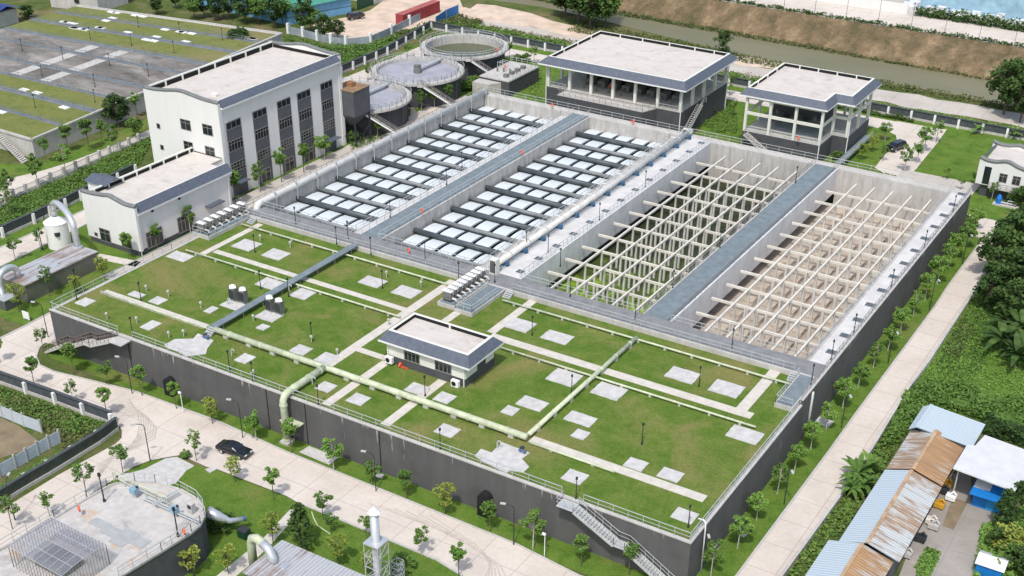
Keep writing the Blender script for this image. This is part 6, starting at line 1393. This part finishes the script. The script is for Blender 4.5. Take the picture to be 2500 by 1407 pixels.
for i, (px, py, k) in enumerate([(182, 913, 'round'), (266, 942, 'sparse'), (347, 967, 'round'), (431, 999, 'round'), (519, 1036, 'yellow'), (626, 1077, 'olive'), (712, 1106, 'round'), (815, 1150, 'olive'), (908, 1186, 'sparse'), (992, 1220, 'round'), (1086, 1258, 'yellow'), (1196, 1298, 'round'), (1301, 1341, 'olive'), (1419, 1384, 'round'), (1535, 1404, 'round')]):
    tree(k, px, py, 'young tree on the verge below the dark front wall, %s from the left' % ORD[i], 0, 1.0, 'young trees below the front wall')
tree('sparse', 107, 860, 'young tree at the foot of the concrete stair', 0, .85)
for i, (px, py, k) in enumerate([(85, 945, 'round'), (180, 984, 'sparse'), (263, 1018, 'round'), (480, 1126, 'sparse'), (574, 1178, 'yellow'), (668, 1220, 'round'), (789, 1270, 'sparse'), (896, 1315, 'sparse'), (1029, 1356, 'olive'), (1120, 1408, 'round')]):
    tree(k, px, py, 'young tree along the near edge of the front road, %s from the left' % ORD[i], 0, .9, 'young trees on the near edge of the front road')
tree('round', 2, 886, 'young tree cut by the left edge of the photo by the road', 0, .95)
for i, (px, py) in enumerate([(301, 1158), (213, 1217), (122, 1262), (31, 1293)]):
    tree('sparse', px, py, 'thin young tree between branch road and bottom left deck, %s from the road fork' % ORD[i], 0, 1.0, 'thin trees by the branch road')
for k, px, py, l, s in [('yellow', 667, 1328, 'pale sparse tree beside the garden path', 1.0), ('cone', 739, 1340, 'tall dark feathery tree right of the garden path', 1.0), ('yellow', 826, 1382, 'bright yellow leaved tree at the bottom', 1.0), ('sparse', 808, 1304, 'thin yellowish tree near the road hose', .8), ('yellow', 900, 1408, 'yellow green tree left of the exhaust stack', .95), ('yellow', 472, 1408, 'yellow green tree right of the bottom left deck', 1.0), ('yellow', 558, 1402, 'yellow tree between garden path and duct', 1.0), ('bushdark', 537, 1296, 'dark bushy tree beside the grey chute', .75), ('bush', 980, 1392, 'bush at the foot of the lattice mast', 1.2), ('bush', 455, 1118, 'small shrub on the island at the road edge', .5)]:
    tree(k, px, py, l, 0, s)
rv = [(1735, 1407), (1800, 1340), (1847, 1272), (1897, 1207), (1939, 1153), (1979, 1099), (2016, 1051), (2057, 998), (2094, 948), (2131, 900), (2167, 857), (2198, 811), (2229, 772), (2258, 733), (2288, 694), (2312, 660), (2333, 632), (2352, 607), (2368, 584), (2382, 562)]
for i, (px, py) in enumerate(rv): tree('verge' if i % 3 else 'olive', px, py, 'young tree on the verge along the right wall, %s from the bottom' % ORD[i], 0, .93, 'young trees along the right wall')
for i, (px, py, k) in enumerate([(575, 500, 'round'), (634, 470, 'olive'), (688, 446, 'round'), (742, 422, 'round'), (793, 392, 'verge')]):
    tree(k, px, py, 'round young tree before the tall white building, %s from the left' % ORD[i], 0, 1.3, 'young trees before the tall white building')
for i, (px, py, k) in enumerate([(315, 634, 'round'), (386, 610, 'round'), (466, 572, 'olive'), (254, 684, 'yellow'), (189, 722, 'yellow'), (121, 724, 'sparse'), (47, 762, 'yellow'), (38, 637, 'sparse'), (101, 614, 'sparse')]):
    tree(k, px, py, 'young tree %s' % ['before the low building gable', 'before the first side window of the low building', 'before the second side window of the low building', 'right of the left steel box', 'before the middle of the left steel box', 'before the near end of the left steel box', 'by the fan unit at the left edge', 'behind the left steel box by the road, leftmost', 'behind the left steel box near the vessel'][i])
for i, (px, py, k, s) in enumerate([(922, 335, 'verge', .9), (1061, 263, 'verge', .95), (1097, 257, 'round', 1.1), (1029, 273, 'olive', .9), (996, 143, 'sparse', 1), (899, 198, 'sparse', 1), (1244, 143, 'sparse', 1), (1304, 155, 'sparse', 1), (1263, 150, 'bush', .8), (1285, 152, 'bush', .9), (1142, 222, 'bush', 1.1), (1159, 212, 'bush', 1.2), (1258, 222, 'bush', .8), (866, 345, 'bush', 1.2)]):
    tree(k, px, py, ['young tree under the nearest round tank', 'young tree under the middle round tank, left', 'young tree under the middle round tank, right', 'young tree on the bend of the beige footpath', 'young tree between middle and farthest round tank', 'young tree left of the middle round tank', 'thin tree right of the farthest round tank', 'thin tree left of the wide pavilion', 'small round bush right of the farthest round tank', 'dark round bush by the wide pavilion', 'yellowish bush at the pump slab ramp', 'green bush beside the pump slab', 'low bush below the pump slab wall', 'bush beneath the dark hopper'][i], 0, s)
for i, (px, py, k, s) in enumerate([(26, 492, 'olive', 1.1), (95, 458, 'olive', 1.2), (162, 427, 'olive', 1.2), (115, 400, 'round', 1.2), (168, 374, 'round', 1.3), (219, 370, 'round', 1.4), (279, 372, 'olive', 1.3), (290, 312, 'dark', .95), (335, 288, 'round', 1.3), (333, 338, 'big', .62), (250, 350, 'round', 1.1), (26, 530, 'sparse', 1.2)]):
    tree(k, px, py, 'tree along the lane by the old tank, %s' % ['nearest the left edge', 'second in the front row', 'third in the front row', 'small at the tank corner', 'round against the tank wall', 'second round one against the tank wall', 'in the front row at the fence end', 'large dark against the tank wall', 'small round near the tall building', 'broad beside the tall building', 'between two round ones', 'beyond the dark fence at the left'][i], 0, s, 'trees along the lane by the old tank')
tree('bushdark', 586, 128, 'big round dark bush between old tank and tall building', 0, 1.5)
for i, (px, py, k, s) in enumerate([(68, 44, 'bushdark', .8), (233, 10, 'tall', .9), (384, 36, 'dark', .8), (475, 48, 'big', .9), (500, 44, 'tall', .9), (535, 50, 'dark', 1), (560, 46, 'tall', 1), (600, 58, 'dark', 1), (632, 60, 'big', 1.1), (640, 34, 'tall', .9), (672, 70, 'tall', 1.05), (690, 62, 'big', .9), (742, 84, 'tall', 1.15), (760, 80, 'big', .9), (793, 98, 'dark', .85), (825, 96, 'dark', .7), (575, 25, 'tall', .9), (700, 40, 'dark', .9), (430, 22, 'tall', .9), (300, 5, 'dark', .9)]):
    tree(k, px, py, 'tree in the belt behind the old tank, %s from the left' % ORD[i] if px != 742 else 'tall tree before the blue factory wall', 0, s, 'trees behind the old tank')
bigt = [(1440, 78, 'dark', 2.1), (1478, 76, 'big', 1.6), (1412, 66, 'big', 1.8), (1380, 48, 'dark', 1.7), (1455, 50, 'dark', 2.0), (1400, 30, 'big', 1.9)]
for i, (px, py, k, s) in enumerate(bigt): tree(k, px, py, 'green tree of the clump leaning over the river, %s' % ['front right', 'rightmost', 'front left', 'leftmost', 'rear right', 'rear left'][i], -1, s, 'tree clump on the river bank')
tree('tall', 1762, 150, 'slim tree on the river bank behind the wide pavilion', 0, .75)
for i, (px, py, k, s) in enumerate([(2450, 280, 'dark', 1.5), (2490, 300, 'dark', 1.4), (2478, 262, 'big', 1.4), (2505, 250, 'dark', 1.5)]): tree(k, px, py, 'dark tree at the river bend on the right edge, %s' % ['left', 'lower right', 'upper', 'outermost'][i], 0, s, 'trees at the river bend')
for i, (px, py, k, s) in enumerate([(2160, 345, 'verge', .9), (2128, 372, 'yellow', .8), (2105, 392, 'yellow', .8), (2256, 372, 'verge', 1), (2238, 400, 'olive', 1), (2208, 420, 'olive', .9), (2285, 350, 'sparse', 1), (2155, 395, 'sparse', .8), (1975, 385, 'bush', .7), (2042, 390, 'bush', .8), (1735, 285, 'cone', .6), (1790, 285, 'sparse', .9), (1780, 235, 'sparse', 1), (2420, 490, 'olive', .8), (2345, 465, 'sparse', .7), (2310, 440, 'sparse', .7), (2375, 450, 'sparse', .7), (2490, 505, 'bushdark', .9), (2365, 552, 'bush', 1)]):
    tree(k, px, py, 'small tree near the service road, %s' % ['beside the lawn curve', 'yellow left of the black car', 'yellow at the pavilion ramp', 'round right of the black car', 'second right of the black car', 'third right of the black car', 'at the lawn corner by the fence', 'thin on the curved lawn', 'under the notch of the pavilion', 'at the pavilion ramp foot', 'dark at the steel stair of the wide pavilion', 'thin between the pavilions', 'thin at the fence between the pavilions', 'before the white house', 'thin before the white house left', 'thin beside the grey apron', 'thin left of the white house', 'dark bush at the right edge', 'round at the rear wall corner'][i], 0, s)
# banana like plants
def frond_plant(px, py, n, L, label, leafm='leaf', z=0, cat='plant'):
    t_ = thing('banana_plant', label, cat, None, P(px, py, z)); lf = MB(); st = MB(); rnd = random.Random(int(px))
    st.cyl(0, 0, 0, L*.45, .14, 7, .08)
    for i in range(n):
        a = 2*math.pi*i/n+rnd.uniform(-.3, .3); e = rnd.uniform(.35, 1.15); d = Vector((math.cos(a), math.sin(a), 0)); s_ = Vector((-d.y, d.x, 0)); prev = None; l_ = L*rnd.uniform(.7, 1.1); w = L*.10
        for k in range(7):
            u = k/6; p = Vector((0, 0, L*.42))+d*(l_*u*math.cos(e))+Vector((0, 0, l_*(u*math.sin(e)-.75*u*u*math.cos(e)*.9))); ww = w*math.sin(math.pi*min(1, u*.92+.06))
            row = (p-s_*ww+Vector((0, 0, .05)), p+s_*ww+Vector((0, 0, .05)))
            if prev: lf.face([prev[0], prev[1], row[1], row[0]])
            prev = row
    st.build('stem', 'trunk', t_); lf.build('fronds', leafm, t_)
for i, (px, py, n, L) in enumerate([(2090, 1180, 16, 3.6), (2120, 1165, 14, 3.4), (2105, 1205, 14, 3.2), (2075, 1212, 12, 3.0)]): frond_plant(px, py, n, L, 'banana like plant by the side road wall, %s' % ['left rear', 'right rear at the blue roof', 'front', 'nearest the road'][i])
for i, (px, py, n, L) in enumerate([(2440, 860, 20, 5.2), (2490, 840, 20, 5.4), (2475, 900, 18, 5.0), (2500, 880, 18, 5.0), (2455, 820, 18, 4.8)]): frond_plant(px, py, n, L, 'large spiky palm like clump at the right edge, %s' % ['left', 'right', 'front', 'outermost', 'rear'][i], 'leaf_dark')
for i, (px, py) in enumerate([(2385, 328), (2475, 340)]): frond_plant(px, py, 9, 2.6, 'small pale palm on the right lawn by the fence, %s' % ['left', 'right'][i], 'leaf')
# right thicket: individual dark trees
for i, (px, py, k, s) in enumerate([(2425, 690, 'dark', 1.25), (2460, 640, 'dark', 1.4), (2490, 680, 'dark', 1.5), (2445, 740, 'dark', 1.3), (2490, 760, 'dark', 1.5), (2410, 760, 'dark', 1.0), (2500, 620, 'dark', 1.2), (2470, 800, 'dark', 1.1), (2440, 1290, 'cone', 1.0), (2470, 1270, 'cone', 1.15), (2440, 1340, 'bushdark', .75), (2480, 1330, 'bushdark', .6), (2490, 1400, 'bushdark', .9), (2430, 1400, 'bush', 1.2), (2470, 1370, 'bush', 1.3)]):
    tree(k, px, py, 'dark tree of the thicket right of the side road, %s' % ORD[i] if i < 8 else ['dark cone tree beside the blue booth, left', 'dark cone tree beside the blue booth, right', 'broad shrub at the lower right, left', 'broad shrub at the lower right, middle', 'broad shrub at the bottom right corner', 'light bush by the small hut', 'light bush right of the small hut'][i-8], 0, s, 'trees right of the side road')
yb = tree_proto('round_bush', 3.0, 2.1, 2.8, 34, 46, .2, 'leaf_yellow', 'trunk', .1, 77, 'round', .1); yb.location = P(2452, 1342); yb['label'] = 'bright yellow green rounded bush at the lower right'
# stuff: undergrowth scattered over areas
def veg(name, poly, n, size, h, leafm, seed=1, z=0, clump=None):
    rnd = random.Random(seed); mb = MB(); poly = [P2(*p, z) if len(p) == 2 else (p[0], p[1]) for p in poly]
    xs_ = [p[0] for p in poly]; ys_ = [p[1] for p in poly]
    def inside(x, y):
        c = False; j = len(poly)-1
        for i in range(len(poly)):
            if (poly[i][1] > y) != (poly[j][1] > y) and x < (poly[j][0]-poly[i][0])*(y-poly[i][1])/(poly[j][1]-poly[i][1])+poly[i][0]: c = not c
            j = i
        return c
    pts = []; tries = 0
    while len(pts) < n and tries < n*12:
        tries += 1; x, y = rnd.uniform(min(xs_), max(xs_)), rnd.uniform(min(ys_), max(ys_))
        if inside(x, y): pts.append((x, y))
    for x, y in pts:
        f = .5+.5*math.sin(x*.9+seed)*math.sin(y*.8+2*seed); hh = h*(.35+.65*f)
        leaf_quads(mb, (x, y, z+hh*rnd.uniform(.1, .9)), .35*size/.2*.6, 2 if clump is None else clump, size, 1, rnd)
    return tag(mb.build(name, leafm), kind='stuff')
veg('undergrowth', [(2340, 770), (2386, 700), (2420, 620), (2520, 640), (2520, 1010), (2230, 1010), (2212, 962), (2262, 896)], 11000, .13, .45, 'weed', 3)
veg('undergrowth', [(2280, 905), (2340, 790), (2400, 720), (2440, 780), (2400, 900), (2330, 960)], 900, .15, .9, 'leaf_dark', 31)
veg('reeds', [(2300, 860), (2345, 780), (2380, 800), (2350, 880)], 400, .15, .9, 'reed', 32)
veg('undergrowth', [(2212, 962), (2270, 930), (2520, 1000), (2520, 1100), (2404, 1032), (2262, 986), (2190, 1090), (2150, 1100)], 8000, .22, 1.9, 'leaf', 4)
veg('undergrowth', [(2200, 985), (2262, 986), (2222, 1040), (2105, 1232), (2055, 1300), (1960, 1410), (1920, 1410), (2062, 1205), (2124, 1108)], 1300, .2, .9, 'leaf', 5)
veg('undergrowth', [(2404, 1032), (2520, 1075), (2520, 1100), (2400, 1062)], 1500, .24, 2.4, 'leaf_dark', 6)
veg('undergrowth', [(2395, 1290), (2520, 1230), (2520, 1450), (2370, 1450)], 4000, .2, .8, 'weed', 7)
veg('undergrowth', [(2235, 1385), (2262, 1340), (2295, 1352), (2275, 1400), (2240, 1430)], 500, .17, .7, 'weed', 8)
veg('reeds', [(-148, 167.5, 0), (-60, 167, 0), (-60, 172.5, 0), (-148, 174.5, 0)], 9500, .24, 1.5, 'leaf', 9)
veg('reeds', [(-148, 171, 0), (-60, 171, 0), (-60, 175.5, 0), (-148, 177.5, 0)], 3000, .22, .8, 'reed', 27)
veg('reeds', [(-60, 167, 0), (60, 166.6, 0), (60, 172, 0), (-60, 172.5, 0)], 3500, .24, .8, 'weed', 10)
veg('reeds', [(-120, 184, 0), (-20, 183.5, 0), (40, 183, 0), (40, 187, 0), (-60, 188.5, 0), (-120, 194, 0)], 5000, .24, .8, 'reed', 11)
veg('undergrowth', [(690, 95), (800, 115), (900, 112), (955, 95), (1050, 62), (1060, 72), (945, 128), (830, 178), (700, 215)], 5500, .26, 1.5, 'leaf', 12)
veg('reeds', [(960, 88), (1064, 60), (1120, 45), (1180, 55), (1150, 80), (1052, 72), (980, 110)], 2500, .26, 1.7, 'reed', 13)
veg('hedge', [(20, 560), (150, 500), (340, 405), (372, 340), (360, 338), (160, 436), (30, 490), (-20, 520), (-20, 580)], 6000, .2, .8, 'leaf', 14)
veg('undergrowth', [(-40, 940), (0, 950), (140, 1000), (275, 1050), (245, 1080), (180, 1120), (150, 1110), (150, 1075), (60, 1035), (-40, 1000)], 1500, .18, .6, 'reed', 15)
veg('undergrowth', [(-40, 935), (140, 995), (275, 1045), (250, 1066), (180, 1062), (60, 1020), (-40, 985)], 1500, .18, .8, 'leaf', 25)
veg('undergrowth', [(-40, 1245), (70, 1182), (180, 1120), (245, 1082), (235, 1075), (150, 1105), (-40, 1210)], 2600, .15, .5, 'weed', 16)
veg('hedge', [(288, 1046), (280, 1040), (180, 1108), (60, 1180), (0, 1215), (-50, 1240), (-50, 1262), (10, 1224), (125, 1155), (245, 1081)], 2600, .16, 1.7, 'leaf_dark', 26)
veg('hedge', [(-260, 227.1, 2), (200, 225.2, 2), (200, 226.6, 2), (-260, 228.6, 2)], 6500, .3, 1.2, 'leaf_dark', 17, 2.0)
veg('hedge', [(-47, 240.3, 2), (60, 239.6, 2), (60, 243, 2), (-47, 243.4, 2)], 5000, .32, 3.4, 'leaf_dark', 18, 2.0)
veg('reeds', [(-150, 216.0, 0), (60, 209.8, 0), (60, 212.2, 0), (-150, 219, 0)], 4500, .26, .8, 'reed', 19, -3.0)
veg('hedge', [(-62, 164.2, 0), (-24, 163.6, 0), (-24, 165, 0), (-62, 165.2, 0)], 1200, .22, 1.2, 'leaf_dark', 20)
veg('hedge', [(1990, 402), (2180, 440), (2190, 432), (2000, 394)], 700, .18, .5, 'leaf', 21)
veg('undergrowth', [(1700, 290), (1745, 240), (1790, 258), (1800, 300), (1800, 330), (1740, 322)], 900, .2, .5, 'leaf', 22)
veg('undergrowth', [(1320, 205), (1325, 170), (1300, 175), (1290, 240), (1325, 250)], 300, .2, .5, 'weed', 23)
veg('undergrowth', [(845, 330), (925, 320), (1000, 262), (1000, 290), (930, 340), (860, 370)], 900, .2, .6, 'leaf', 24)
# thin poles along the embankment road
lp = None
for k in range(14):
    if lp is None: lp = thing('road_pole', '', 'pole', 'thin poles along the embankment road', (-96+k*8.6, 229.2, 2.08)); MB().tube([(0, 0, 0), (0, 0, 6.0)], .05, 5).build('pole', 'lampdark', lp); MB().box(-.12, .12, -.6, .1, 5.95, 6.1).build('lamp_head', 'lampdark', lp); o = lp
    else: o = dup(lp, (-96+k*8.6, 229.2, 2.08))
    o['label'] = 'thin dark pole along the embankment road, %s from the left' % ORD[k]
